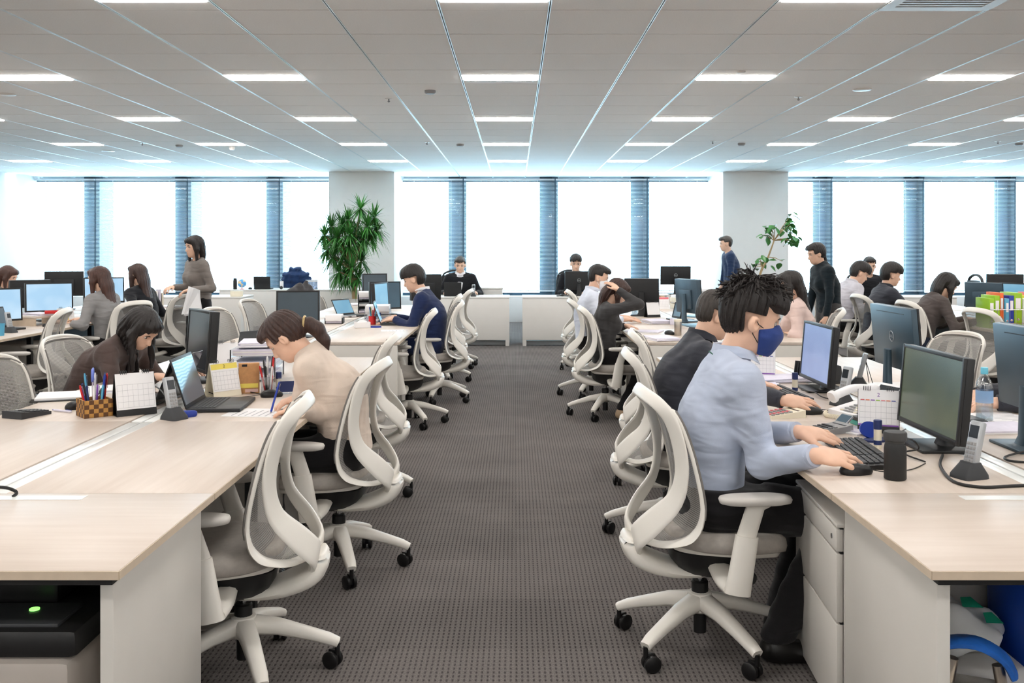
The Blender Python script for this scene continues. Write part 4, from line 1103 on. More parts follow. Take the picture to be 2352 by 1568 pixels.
person('woman in grey sweater with long chestnut hair typing at the far left', -3.84, 9.2, R(162), lean=12, s=.95, fem=True, top=C_GREY, pants=C_BLACK, hair=('long', H_RED), head=(6, 8), sleeve=(.55, .55),
    lh=(-4.27, 8.98, .76), lf=(-1, .1, -.05), rh=(-4.22, 9.3, .76), rf=(-1, -.1, 0), tier=2)
person('woman in black top with long dark hair at the far left desk', -4.0, 10.5, R(160), lean=10, s=.95, fem=True, top=C_BLKTOP, pants=C_BLACK, hair=('long', H_BROWN), head=(4, 5), lh=(-4.25, 10.3, .76), rh=(-4.2, 10.7, .76), tier=2)
person('person with brown hair behind the screens at the left picture edge', -5.78, 10.75, 0, lean=12, s=.93, fem=True, top=C_GREY, pants=C_BLACK, hair=('bob', H_RED), head=(20, 0), tier=3)
person('woman in taupe blouse standing with white paper left of the plant', -3.36, 10.3, R(-138), sit=False, lean=2, s=.935, fem=True, top=C_TAUPE, pants=C_BLACK, hair=('bob', H_BLACK), head=(8, 6),
    rh=(-3.58, 10.02, 1.03), rf=(-.3, -.9, -.1), lh=(-3.40, 9.98, 1.0), lf=(-.9, -.3, -.2), curl=.5, tier=2, relbow=(.3, .4, -1), lelbow=(.5, 0, -1))
person('man in navy suit reaching to his laptop on the farther left bench', -.78, 9.18, PI, lean=11, s=.98, top=C_NAVY, pants=C_NAVY, hair=('mop', H_BLACK), head=(20, 0), neck=.45,
    lh=(-1.2, 9.12, .765), lf=(-1, .05, -.15), rh=(-1.22, 9.38, .765), rf=(-1, -.1, -.15), tier=2, collar=C_WHITE, curve=.05, ck=.25)
person('man in black cardigan and white shirt facing us at the left manager desk', -.854, 15.2, R(-90), lean=10, s=1.0, top=C_BLKTOP, pants=C_BLACK, hair=('short', H_GREY), head=(16, 0), rh=(-1.05, 14.88, .76), lh=(-.62, 14.85, .76), tier=2, collar=C_WHITE, inner=C_WHITE)
person('man behind the black monitor at the right manager desk', .955, 15.35, R(-90), lean=6, s=1.02, top=C_BLKTOP, pants=C_BLACK, hair=('messy', H_BLACK), head=(14, 0), rh=(.8, 14.95, .76), lh=(1.1, 14.95, .76), tier=2)
person('man in white shirt wearing a white mask on the right bench', .71, 9.47, R(0), lean=5, s=.96, top=C_PALEB, pants=C_BLACK, hair=('short', H_BLACK), head=(18, -6), neck=.1, rh=(1.1, 9.3, .76), lh=(1.12, 9.6, .76), tier=2, mask=M_MASKW, collar=C_PALEB)
person('woman in charcoal sweater with her hand on her head', .76, 8.33, 0, lean=5, s=.88, seat=.45, fem=True, top=C_CHAR, pants=C_BLACK, hair=('long', H_BROWN), head=(34, -4), neck=.15,
    rh=(.84, 8.23, 1.125), rf=(-.55, .35, .55), rpn=(-.3, .4, -.7), relbow=(1, -.45, -.75), lh=(1.02, 8.5, .755), lf=(1, -.2, -.1), tier=1, curl=.3, shoes=M_SAND, foot_back=-.2, fold=.001)
person('man in dark work jacket with thinning grey hair using a mouse', .80, 4.82, R(-4), lean=15, s=.93, top=C_JACKET, pants=C_BLACK, hair=('thin', H_GREY), head=(24, 6), neck=.15, wide=1.08,
    rh=(1.235, 4.26, .772), rpn=(0, .5, -.9), rf=(1, -.1, -.06), lh=(1.25, 4.9, .76), tier=1, curl=.25, collar=C_JACKET, curve=.05)
person('woman in pale pink sweater with long black hair at the right bench', 2.42, 8.1, R(165), lean=10, s=.93, fem=True, top=C_PINK, pants=C_BLACK, hair=('long', H_BLACK), head=(8, 10), lh=(2.05, 7.95, .80), lf=(-1, 0, 0), rh=(2.02, 8.3, .77), rf=(-1, -.1, 0), sleeve=(.4, .4), tier=2)
person('woman in black turtleneck standing and leaning over on the right', 3.24, 10.0, PI + R(8), sit=False, lean=10, s=.9, fem=True, top=C_TURTLE, pants=C_GTROU, hair=('lowtail', H_BLACK), head=(16, 0), neck=.2, tier=2, neckline=-.08)
person('man in pale grey shirt with rolled sleeves at the far right', 3.86, 11.5, R(8), lean=16, s=1.0, top=C_LGREY, pants=C_BLACK, hair=('mop', H_BLACK), head=(28, -12), neck=.3, rh=(4.25, 11.2, .79), lh=(4.3, 11.5, .79), sleeve=(.45, .45), tier=2, collar=C_LGREY)
person('person whose head shows just above the pale grey shirt man', 5.09, 14.0, R(-95), lean=8, s=1.0, top=C_BLKTOP, pants=C_BLACK, hair=('short', H_BLACK), head=(10, 0), tier=3)
person('man in black jacket with bowl-cut hair at the far right bench', 3.87, 10.42, R(4), lean=14, s=.97, top=C_JACKET, pants=C_BLACK, hair=('mop', H_BLACK), head=(14, -8), rh=(4.45, 10.2, .77), lh=(4.5, 10.5, .77), tier=2, collar=C_JACKET)
person('woman in cocoa sweater with black bob typing at the far right', 3.83, 9.2, R(4), lean=22, s=.95, fem=True, top=C_COCOA, pants=cloth('dark_jeans', (36, 42, 56)), hair=('bob', H_BLACK), head=(34, 0), neck=.3, rh=(4.33, 8.98, .76), rf=(1, -.1, -.1), lh=(4.38, 9.3, .76), lf=(1, 0, -.1), tier=2, curve=.05)
person('person with brown hair and white collar cut off by the right picture edge', 3.72, 6.9, R(5), lean=26, s=.93, fem=True, top=C_WHITE, pants=C_BLACK, hair=('bob', H_BROWN), head=(40, 0), neck=.3, tier=3, rh=(4.3, 6.75, .76), lh=(4.3, 7.1, .76))
person('person in black jacket whose forearms rest behind the water bottle', 2.66, 4.45, PI, lean=10, s=1.0, top=C_JACKET, pants=C_BLACK, hair=('short', H_BLACK), head=(10, 0), lh=(2.08, 4.31, .757), lf=(-1, .1, -.05), rh=(2.1, 4.52, .757), rf=(-1, -.2, -.05), tier=1, curl=.35, legs=True)
person('man in dark navy uniform walking past the right column', 3.55, 15.9, PI, sit=False, lean=6, s=.97, top=C_DNAVY, pants=C_DNAVY, hair=('short', H_GREY), head=(8, 0), tier=3, step=.18)

nb, fw_, up_b = K1['nb'], K1['fw'], K1['up']
lp = []
for k in range(13):
    a = PI * (k / 12) * 1.5 - PI * .75
    lp.append(tuple(nb + up_b * (.012 - .035 * abs(k - 6) / 6) - fw_ * .083 * math.cos(a) * 1.0 + V3(0, 1, 0) * .083 * math.sin(a)))
lp = [tuple(nb - up_b * .16 + fw_ * .125 + V3(0, -.02, 0)), tuple(nb - up_b * .08 + fw_ * .112 + V3(0, -.05, 0))] + lp + [tuple(nb - up_b * .08 + fw_ * .112 + V3(0, .05, 0)), tuple(nb - up_b * .16 + fw_ * .125 + V3(0, .02, 0))]
obj('lanyard', MB().tube(spline(lp, 3), .0022, 6), mat('dark_green_cord', (20, 92, 72), .6), S_BLUEMAN, 60)
# ---------------------------------------------------------------- things on the desks
def screen_mat(name, c1, c2, strength, flip=False):
    m = bpy.data.materials.new(name); m.use_nodes = True; nt = m.node_tree; b = nt.nodes['Principled BSDF']
    tc = nt.nodes.new('ShaderNodeTexCoord'); nz = nt.nodes.new('ShaderNodeTexNoise'); nz.inputs['Scale'].default_value = 5; nz.inputs['Detail'].default_value = 1
    nt.links.new(tc.outputs['Object'], nz.inputs['Vector'])
    rp = nt.nodes.new('ShaderNodeValToRGB'); rp.color_ramp.elements[0].position = .35; rp.color_ramp.elements[1].position = .65
    rp.color_ramp.elements[0].color = s2l(c1) + (1,); rp.color_ramp.elements[1].color = s2l(c2) + (1,)
    nt.links.new(nz.outputs[0], rp.inputs[0]); nt.links.new(rp.outputs[0], b.inputs['Emission Color'])
    b.inputs['Base Color'].default_value = (.02, .022, .025, 1); b.inputs['Roughness'].default_value = .25; b.inputs['Emission Strength'].default_value = strength
    MATS[name] = m; return m
SCR_BLUE = screen_mat('lit_pale_blue_screen', (165, 205, 235), (190, 220, 242), .75)
SCR_GREEN = screen_mat('dim_olive_screen', (72, 82, 66), (88, 96, 74), .6)
SCR_LAV = screen_mat('lit_lavender_screen', (128, 146, 190), (140, 158, 200), .7)
SCR_TEAL = screen_mat('dim_teal_screen', (60, 88, 104), (70, 100, 116), .55)
SCR_CYAN = screen_mat('lit_cyan_laptop_screen', (120, 175, 205), (140, 190, 215), .65)
SCR_OFF = mat('dark_screen', (44, 50, 56), .22, var=.03)
SCR_LOCK = screen_mat('dark_laptop_screen', (40, 46, 56), (52, 58, 66), .5)
def wave_screen():
    m = bpy.data.materials.new('wave_wallpaper_screen'); m.use_nodes = True; nt = m.node_tree; b = nt.nodes['Principled BSDF']
    tc = nt.nodes.new('ShaderNodeTexCoord'); sp = nt.nodes.new('ShaderNodeSeparateXYZ'); nt.links.new(tc.outputs['Object'], sp.inputs[0])
    wv = nt.nodes.new('ShaderNodeTexWave'); wv.bands_direction = 'Z'; wv.inputs['Scale'].default_value = 22; wv.inputs['Distortion'].default_value = 4; wv.inputs['Detail'].default_value = 1; wv.inputs['Detail Scale'].default_value = .6
    nt.links.new(tc.outputs['Object'], wv.inputs['Vector'])
    r1 = nt.nodes.new('ShaderNodeValToRGB'); r1.color_ramp.elements[0].color = s2l((96, 160, 190)) + (1,); r1.color_ramp.elements[1].color = s2l((176, 220, 235)) + (1,); nt.links.new(wv.outputs[0], r1.inputs[0])
    a = nt.nodes.new('ShaderNodeMath'); a.operation = 'MULTIPLY_ADD'; a.inputs[1].default_value = -.32; nt.links.new(sp.outputs[1], a.inputs[0]); nt.links.new(sp.outputs[2], a.inputs[2])
    r2 = nt.nodes.new('ShaderNodeValToRGB'); r2.color_ramp.elements[0].position = .135; r2.color_ramp.elements[1].position = .15; nt.links.new(a.outputs[0], r2.inputs[0])
    mx = nt.nodes.new('ShaderNodeMix'); mx.data_type = 'RGBA'; nt.links.new(r2.outputs[0], mx.inputs[0]); mx.inputs[6].default_value = s2l((46, 52, 64)) + (1,); nt.links.new(r1.outputs[0], mx.inputs[7])
    nt.links.new(mx.outputs[2], b.inputs['Emission Color']); b.inputs['Emission Strength'].default_value = .6; b.inputs['Base Color'].default_value = (.02, .02, .025, 1); b.inputs['Roughness'].default_value = .3
    MATS['wave_wallpaper_screen'] = m; return m
SCR_WAVE = wave_screen()
M_MONB = mat('monitor_black', (30, 31, 33), .45, var=.05); M_MONG = mat('monitor_graphite', (66, 84, 96), .38, metal=.3, var=.05)
M_SILVER = mat('silver_plastic', (178, 182, 186), .35, metal=.4)
M_LOGO = mat('logo_grey', (200, 205, 208), .4)
LOGO = {}
def ring_logo(parent, x, z, r, facing=-1):
    """a ring with four letters inside, as on the monitor backs"""
    rg = []
    for k in range(28):
        a = 2 * PI * k / 28; rg.append((x, r * math.cos(a), z + r * math.sin(a)))
    lo = obj('logo', MB().tube(rg, r * .055, 6, closed=True), M_LOGO, parent, 60)
    if 'd' not in LOGO: LOGO['d'] = text_mesh('DELL', 1.0, M_LOGO, .01)
    t = obj('logo_letters', LOGO['d'], None, lo); t.scale = (r * .62, r * .72, r * .05)
    t.location = (x - .0005, 0, z); t.rotation_euler = (R(90), 0, R(-90))
def monitor(label, x, y, yaw, w=.49, h=.30, z0=.12, scr=None, back=None, logo=False, tilt=4, d=.035, stand=True, base='flat', z=DZ, cat='monitor', hump=True, name='monitor', group=None):
    t = thing(name, label, cat, (x, y, z), yaw, group); back = back or M_MONB; scr = scr or SCR_OFF
    zc = z0 + h / 2; T = Matrix.Translation((0, 0, z0)) @ Matrix.Rotation(R(-tilt), 4, 'Y')
    body = obj('body', MB().box(-d, -w / 2, 0, -.006, w / 2, h, .004).xf(T), back, t)
    obj('bezel', MB().box(-.006, -w / 2, 0, .004, -w / 2 + .013, h, .001).box(-.006, w / 2 - .013, 0, .004, w / 2, h, .001).box(-.006, -w / 2 + .013, h - .013, .004, w / 2 - .013, h, .001).box(-.006, -w / 2 + .013, 0, .004, w / 2 - .013, .018, .001).xf(T), M_MONB, body)
    obj('screen', MB().box(-.006, -w / 2 + .012, .017, .0005, w / 2 - .012, h - .012).xf(T), scr, t)
    if hump and not logo: obj('rear_housing', MB().box(-d - .02, -w * .26, h * .12, -d + .004, w * .26, h * .7, .008).xf(T), back, body)
    if logo:
        ring_logo(body, -d - .0015, h * .52, .026); lg = body.children[-1]
        for c in body.children:
            if c.name.startswith('logo'): c.location = Vector((0, 0, z0)); c.rotation_euler = (0, R(-tilt), 0)
        obj('vent_slot', MB().box(-d - .0008, -w * .33, h * .9, -d + .001, w * .33, h * .91).xf(T), M_BLACKP, body)
    if stand:
        obj('neck', MB().loft([[(-d - .035 + a, b, zz) for a, b in ell(u, v, 14, .6)] for zz, u, v in ((.012, .03, .045), (.04, .018, .035), (z0 + h * (.2 if logo else .4), .014, .03), (z0 + h * (.3 if logo else .56), .014, .03))]), back, t, 50)
        if base == 'flat': obj('base', MB().box(-.15, -.115, 0, .06, .115, .012, .005), back, t)
        else: obj('base', MB().lathe([(.0, 0), (.12, 0), (.125, .008), (.1, .014), (.03, .02)], 28, (-.04, 0, 0)), back, t)
    return t
def laptop(label, x, y, yaw, w=.33, dp=.225, ang=112, scr=None, shell=None, z=DZ, keys=True, stand=0.0):
    t = thing('laptop', label, 'laptop', (x, y, z), yaw); sh = shell or M_MONB; scr = scr or SCR_OFF
    b = obj('base', MB().box(-dp / 2, -w / 2, 0.002, dp / 2, w / 2, .018, .004), sh, t)
    if keys:
        kb = obj('keyboard_deck', MB().box(-dp / 2 + .018, -w / 2 + .018, .018, -dp / 2 + .125, w / 2 - .018, .0188), M_BLACKP, b)
        km = MB().box(-.0068, -.0075, 0, .0068, .0075, .0022, .001).mesh('key', M_DARKP)
        for r in range(6):
            for c in range(15): 
                o = obj('key', km, None, b); o.location = (-dp / 2 + .028 + r * .0172, -w / 2 + .031 + c * (w - .062) / 14, .0186)
        obj('trackpad', MB().box(dp / 2 - .085, -.055, .018, dp / 2 - .012, .045, .0184), M_DARKP, b)
    T = Matrix.Translation((-dp / 2 + .004, 0, .017)) @ Matrix.Rotation(R(90 - ang), 4, 'Y')
    hgt = dp * .98
    lid = obj('lid', MB().box(-.007, -w / 2, 0, 0, w / 2, hgt, .003).xf(T), sh, t)
    obj('screen', MB().box(-.0005, -w / 2 + .008, .018, .0006, w / 2 - .008, hgt - .014).xf(T), scr, lid)
    return t
def keyboard(label, x, y, yaw, z=DZ):
    t = thing('keyboard', label, 'keyboard', (x, y, z), yaw)
    b = obj('base', MB().prism_x([(-.068, 0), (.068, 0), (.068, .02), (-.068, .011)], -.22, .22).xf(Matrix.Rotation(R(90), 4, 'Z')), M_BLACKP, t)
    km = MB().box(-.0078, -.0082, 0, .0078, .0082, .006, .0015).mesh('key', M_DARKP)
    for r in range(6):
        for c in range(21):
            if c in (15, 18) and False: continue
            yy = -.205 + c * .0192 + (.008 if c > 14 else 0) * 1.0
            if yy > .212: continue
            xx = -.055 + r * .0196 + (0.004 if r == 5 else 0); o = obj('key', km, None, b); o.location = (-xx, yy, .0155 - (xx) * -.066 * -1 if False else .0155 + (-xx) * -.066)
            o.rotation_euler = (0, R(3.8), 0)
    return t
def mouse(label, x, y, yaw, m=None, z=DZ, cable=None):
    t = thing('computer_mouse', label, 'mouse', (x, y, z), yaw)
    rings = [[(a * sc * 1.0, b * sc * (1 - .12 * (a > 0)), zz - (.004 if a > .03 else 0) * (zz > .02)) for a, b in ell(.055, .031, 20, .85)] for zz, sc in ((0, .93), (.008, 1), (.018, .96), (.028, .8), (.034, .5), (.036, .15))]
    b = obj('shell', MB().loft(rings), m or M_BLACKP, t, 70)
    obj('wheel', MB().lathe([(.009, -.003), (.009, .003)], 12, (.03, 0, .022), axis='y'), M_GREYP, t)
    if cable: obj('cable', MB().tube([tuple(p) for p in spline(cable, 5)], .0018, 5), M_BLACKP, t, 60)
    return t
def cable(label, pts, r=.003, m=None, group=None):
    p0 = Vector(pts[0]); o = obj('power_cable', MB().tube([tuple(Vector(p) - p0) for p in spline(pts, 5)], r, 6), m or M_BLACKP, None, 60, loc=p0)
    return tag(o, label, 'cable', group)
def cordless(label, x, y, yaw, z=DZ):
    t = thing('cordless_phone', label, 'phone', (x, y, z), yaw)
    obj('cradle', MB().loft([[(a + sx, b, zz) for a, b in ell(u, v, 4 * 5, .35)] for zz, u, v, sx in ((0, .05, .042, 0), (.012, .048, .041, 0), (.045, .022, .030, -.006), (.05, .02, .028, -.006))]), M_DARKP, t, 40)
    T = Matrix.Translation((-.004, 0, .03)) @ Matrix.Rotation(R(-14), 4, 'Y')
    hb = obj('handset', MB().box(-.012, -.024, 0, .012, .024, .15, .006).xf(T), M_SILVER, t)
    obj('display', MB().box(.0115, -.018, .095, .0128, .018, .135).xf(T), SCR_OFF, hb)
    km = MB()
    for r in range(5):
        for c in range(3): obj('key', MB().box(.0118, -.018 + c * .013, .015 + r * .014, .0134, -.008 + c * .013, .025 + r * .014, .0008).xf(T), M_GREYP, hb)
    return t
def calendar(label, x, y, yaw, w=.15, h=.17, frame=None, head=None, z=DZ, spiral=True, lines=True, text=None):
    """tent calendar; the page faces local +x"""
    t = thing('desk_calendar', label, 'calendar', (x, y, z), yaw); frame = frame or M_BLACKP
    a = math.atan2(.045, h); T = Matrix.Translation((.045, 0, 0)) @ Matrix.Rotation(-a, 4, 'Y'); T2 = Matrix.Translation((-.045, 0, 0)) @ Matrix.Rotation(a, 4, 'Y')
    st = obj('stand', MB().box(-.003, -w / 2, 0, 0, w / 2, h, 0).xf(T).add(*(lambda q: (q.v, q.f))(MB().box(0, -w / 2, 0, .003, w / 2, h).xf(T2))).box(-.046, -w / 2, 0, .046, w / 2, .002), frame, t)
    pg = obj('page', MB().box(.0005, -w / 2 + .002, .028, .0016, w / 2 - .002, h).xf(T), M_PAPER, t)
    if head: obj('header', MB().box(.0016, -w / 2 + .004, h * .8, .0019, w / 2 - .004, h * .96).xf(T), head, pg)
    if lines:
        for k in range(5): obj('grid_line', MB().box(.0017, -w / 2 + .008, .036 + k * (h * .7 - .03) / 4, .0019, w / 2 - .008, .0368 + k * (h * .7 - .03) / 4).xf(T), M_INK, pg)
        for k in range(8): obj('grid_line', MB().box(.0017, -w / 2 + .008 + k * (w - .0166) / 7, .036, .0019, -w / 2 + .0086 + k * (w - .0166) / 7, h * .7 + .006).xf(T), M_INK, pg)
    if text:
        tm = text_mesh(text, h * .13, M_VIOLET if head is None else M_INKB, .0002)
        o = obj('month_number', tm, None, pg); o.matrix_local = T @ Matrix.Translation((.0022, 0, h * .88)) @ Matrix.Rotation(R(90), 4, 'Z') @ Matrix.Rotation(R(90), 4, 'X')
    if text and not head:
        for k in range(7): obj('weekday_mark', MB().box(.0017, -w / 2 + .01 + k * (w - .02) / 7, h * .745, .002, -w / 2 + .006 + (k + 1) * (w - .02) / 7, h * .765).xf(T), (M_RED, M_ORANGE, M_VIOLET, M_GREEN, M_PINK, M_ORANGE, M_BLUE)[k], pg)
        obj('violet_band', MB().box(.0017, -w / 2 + .003, .028, .002, w / 2 - .003, .034).xf(T), M_VIOLET, pg)
    if spiral:
        for k in (-1, 1):
            for q in range(4):
                yy = k * w * .28 + (q - 1.5) * .008; rg = [(.009 * math.cos(2 * PI * j / 8), yy, h - .002 + .009 * math.sin(2 * PI * j / 8)) for j in range(8)]
                obj('ring', MB().tube(rg, .0012, 4, closed=True), M_DARKP, st, 60)
    return t
def paper(label, x, y, yaw, w=.21, l=.297, n=1, z=DZ, m=None, name='paper_sheet', cat='paper', text=True, seed=0, group=None):
    r = random.Random(seed); mb = MB(); h = .0012
    t = thing(name, label, cat, (x, y, z), yaw, group)
    for k in range(n):
        a = r.uniform(-.05, .05) if n > 1 else 0; dx_, dy_ = (r.uniform(-.012, .012), r.uniform(-.012, .012)) if n > 1 else (0, 0)
        th = .0012 if n == 1 else .0055
        obj('sheet' if n == 1 else 'sheaf', MB().box(-l / 2, -w / 2, 0, l / 2, w / 2, th, 0), m or (M_PAPER if k % 2 == 0 else M_PAPERL), t, loc=(dx_, dy_, k * .0056 + .0002), rot=(0, 0, a))
    if text and n == 1:
        for k in range(7): obj('print_line', MB().box(-l / 2 + .04 + k * .03, -w / 2 + .02, .0012, -l / 2 + .046 + k * .03, w / 2 - .02 - r.uniform(0, .08), .0015), M_INK, t)
    return t
def cyl_thing(name, label, cat, x, y, prof, m, z=DZ, seg=24, group=None):
    o = obj(name, MB().lathe(prof, seg), m, None, 40, loc=(x, y, z)); return tag(o, label, cat, group)
def glue(label, x, y, z=DZ):
    t = thing('glue_stick', label, 'glue stick', (x, y, z))
    obj('tube', MB().lathe([(.014, 0), (.014, .075)], 16), M_CREAM, t); obj('cap', MB().lathe([(.0148, .068), (.0148, .1), (.013, .102), (0, .102)], 16), M_NAVYP, t)
    obj('band', MB().lathe([(.0143, .012), (.0143, .028)], 16), M_NAVYP, t)
    return t
def pen(label, base, tip, m, r=.0048, cap=None, group=None, name='pen'):
    base, tip = Vector(base), Vector(tip); t = thing(name, label, 'pen', base, 0, group); d = tip - base; u = d.normalized()
    obj('barrel', MB().tube([(0, 0, 0), tuple(d * .93), tuple(d)], [r, r, r * .6], 8), m, t, 50)
    obj('clip', MB().tube([tuple(d * .62 + u.orthogonal() * r * 1.2), tuple(d * .95 + u.orthogonal() * r * 1.2)], .0012, 5), cap or M_CHROME, t, 50)
    obj('nib', MB().tube([(0, 0, 0), tuple(-u * .012)], [r * .8, .001], 8), cap or M_GREYP, t, 50)
    return t
def pens_in(x, y, z, n, rad, hgt, seed, where, colors):
    r = random.Random(seed)
    for k in range(n):
        cname, m = colors[k % len(colors)]; a = 2 * PI * k / n + r.uniform(-.2, .2); q = rad * r.uniform(.3, .8)
        b = Vector((x + q * math.cos(a), y + q * math.sin(a), z)); lean_ = r.uniform(.01, .035)
        rep = k // len(colors); many = n > len(colors) and (k + len(colors) < n or rep)
        tp = Vector((x + (q + lean_) * math.cos(a), y + (q + lean_) * math.sin(a), z + hgt * ((1.12, .84)[rep % 2] if many else 1)))
        pen('%s%s %s' % (('taller ', 'shorter ')[rep % 2] if many else '', cname, where), b, tp, m, group='pens ' + where)
def calculator(label, x, y, yaw, m=None, z=DZ, tilt=6, w=.11, l=.16):
    t = thing('calculator', label, 'calculator', (x, y, z), yaw); T = Matrix.Translation((-l / 2, 0, 0)) @ Matrix.Rotation(R(tilt * .0), 4, 'Y') @ Matrix.Translation((l / 2, 0, 0))
    b = obj('body', MB().prism_x([(-l / 2, 0), (l / 2, 0), (l / 2, .032), (l / 2 - .035, .026), (-l / 2, .012)], -w / 2, w / 2).xf(Matrix.Rotation(R(90), 4, 'Z')), m or M_CREAM, t)
    b.rotation_euler.z = 0
    sl = -(.026 - .012) / (l - .035)
    for r in range(5):
        for c in range(5):
            u = l / 2 - .012 - r * .021; zz = .012 + (l / 2 - u) * (.014 / (l - .035))
            obj('key', MB().box(-.007, -.0075, 0, .007, .0075, .005, .001), (M_DARKP if (m is not M_CREAM and c < 4) else M_GREYP) if m is not None else (M_GREYP if c % 3 else M_PINK), b, loc=(u, -w / 2 + .016 + c * (w - .032) / 4, zz))
    obj('display', MB().box(-l / 2 + .004, -w / 2 + .012, .0, -l / 2 + .03, w / 2 - .012, .002).xf(Matrix.Translation((0, 0, .0265)) ), SCR_OFF, t)
    return t

# ======== near left bench
laptop('open black laptop beside the calendar and cream sweater woman', -1.345, 4.45, R(4), .345, .235, 108, SCR_WAVE)
laptop('second black laptop seen from its glossy back on the left bench', -1.75, 4.62, PI - R(6), .33, .23, 112, SCR_OFF, mat('glossy_black_lid', (40, 41, 44), .12))
monitor('black monitor turned almost edge-on beside the brown cardigan woman', -1.74, 5.28, R(214), .40, .33, .06, SCR_OFF, hump=True, d=.05)
# chequered pen box
p = G(217, 954)
t = thing('pen_box', 'chequered brown wooden box full of pens on the near left desk', 'pen box', p, R(40))
bw, bh = .118, .075
bx = obj('box', MB().box(-bw / 2, -bw / 2, 0, bw / 2, bw / 2, .004).box(-bw / 2, -bw / 2, 0, -bw / 2 + .006, bw / 2, bh).box(bw / 2 - .006, -bw / 2, 0, bw / 2, bw / 2, bh).box(-bw / 2, -bw / 2, 0, bw / 2, -bw / 2 + .006, bh).box(-bw / 2, bw / 2 - .006, 0, bw / 2, bw / 2, bh), mat('golden_wood', (190, 140, 72), .5, var=.15, nscale=40), t)
tq = bw / 6; tb = bh / 4; M_TILED = mat('dark_wood_tile', (96, 62, 34), .5, var=.2, nscale=50)
for face in range(4):
    for c in range(6):
        for r in range(4):
            if (c + r) % 2: continue
            o = obj('inlay_tile', MB().box(-tq / 2, -.0007, 0, tq / 2, .0007, tb), M_TILED, bx)
            o.matrix_local = Matrix.Rotation(R(90 * face), 4, 'Z') @ Matrix.Translation((-bw / 2 + (c + .5) * tq, -bw / 2, r * tb))
pens_in(p.x, p.y, DZ + .012, 14, .05, .15, 3, 'standing in the chequered wooden box', [('blue pen', M_BLUE), ('black marker', M_BLACKP), ('red pen', M_RED), ('navy pen', M_NAVYP), ('white pen', M_PAPER), ('violet pen', M_VIOLET), ('teal pen', M_SKYB)])
sc = thing('scissors', 'scissors with clear blue handles standing in the chequered box', 'scissors', (p.x - .012, p.y + .01, DZ + .01), R(20))
M_BLUEH = mat('lilac_blue_plastic', (110, 130, 215), .3)
for k in (-1, 1):
    rg = [(0, k * .022 + .019 * math.cos(2 * PI * j / 14), .165 + .026 * math.sin(2 * PI * j / 14)) for j in range(14)]
    obj('handle', MB().tube(rg, .0045, 6, closed=True), M_BLUEH, sc, 60)
    obj('blade', MB().box(-.001 + k * .001, -.004 + k * .003, 0, .001 + k * .001, .004 + k * .003, .142), M_CHROME, sc)
p = G(308, 950); calendar('white month calendar on a black tent stand near the chequered box', p.x, p.y, R(-52), .17, .185)
p = G(62, 955); calculator('dark grey calculator at the left picture edge', p.x, p.y, R(70), M_DARKP)
p = G(140, 946); pen('clear pen with blue ends lying on the near left desk', (p.x - .04, p.y + .02, DZ + .006), (p.x + .06, p.y - .03, DZ + .006), M_PAPERL, cap=M_BLUE)
p = G(176, 938); mouse('small black mouse left of the chequered pen box', p.x, p.y, R(60))
# spiral notebook
p = G(158, 912); t = thing('spiral_notebook', 'open white spiral notebook on a black folder', 'notebook', p, R(20))
obj('folder', MB().box(-.16, -.13, 0, .16, .13, .004, .001), M_BLACKP, t); obj('pages', MB().box(-.14, -.11, .004, .14, .11, .016, .002), M_PAPER, t)
for k in range(16): obj('spiral', MB().tube([(.142 + .006 * math.cos(2 * PI * j / 8), -.1 + k * .0133, .016 + .008 * math.sin(2 * PI * j / 8)) for j in range(8)], .0012, 4, closed=True), M_DARKP, t, 60)
p = G(268, 896); paper('white sheets behind the black tent calendar', p.x, p.y, R(30), n=3, seed=2)
p = G(318, 868); paper('printed sheet before the brown cardigan woman', p.x, p.y, R(10), .16, .24)
p = G(600, 948); paper('white form the cream sweater woman is writing on', p.x, p.y, R(-6), .21, .29)
pen('blue pen in the hand of the cream sweater woman', (-1.075, 4.27, .727), (-1.045, 4.30, .855), M_BLUE)
p = G(400, 962); cordless('cordless phone in a cradle in front of the open laptop', p.x, p.y, R(-30))
p = G(428, 957); o = obj('correction_tape', MB().loft([[(a * .045 * sc_, b * .02 * sc_, z_) for a, b in ell(1, 1, 16)] for z_, sc_ in ((0, .9), (.006, 1), (.02, 1), (.026, .8))]), M_BLUE, None, 60, loc=p, rot=(0, 0, R(20))); tag(o, 'blue correction tape behind the cordless phone', 'correction tape')
p = G(512, 908); calendar('cream tent calendar with yellow header behind the open laptop', p.x, p.y, R(-40), .155, .17, M_CREAM, M_YELLOW, text='2')
p = G(572, 902); t = thing('kraft_notebook', 'brown kraft notebook standing upright with yellow sticky note', 'notebook', p, R(-72))
obj('cover', MB().box(-.02, -.05, 0, .02, .05, .15, .002), M_KRAFT, t); obj('sticky_note', MB().box(.02, -.043, .028, .0212, .043, .05), M_YELLOW, t); obj('label_strip', MB().box(.02, -.02, .006, .0212, .043, .022), mat('pale_pink_label', (236, 200, 190), .7), t); obj('title_mark', MB().box(.02, -.035, .135, .0212, -.01, .146), M_INKB, t)
p = G(616, 903); t = thing('pen_cup', 'clear square pen cup by the kraft notebook', 'pen cup', p, R(15)); obj('cup', MB().box(-.035, -.035, 0, .035, .035, .004).box(-.035, -.035, 0, -.032, .035, .085).box(.032, -.035, 0, .035, .035, .085).box(-.035, -.035, 0, .035, -.032, .085).box(-.035, .032, 0, .035, .035, .085), M_CLEAR, t)
pens_in(p.x, p.y, DZ + .014, 7, .028, .15, 9, 'in the clear cup by the kraft notebook', [('red pen', M_RED), ('black pen', M_BLACKP), ('white pen', M_PAPER), ('black marker', M_BLACKP)])
p = G(640, 900); glue('glue stick beside the clear pen cup', p.x, p.y)
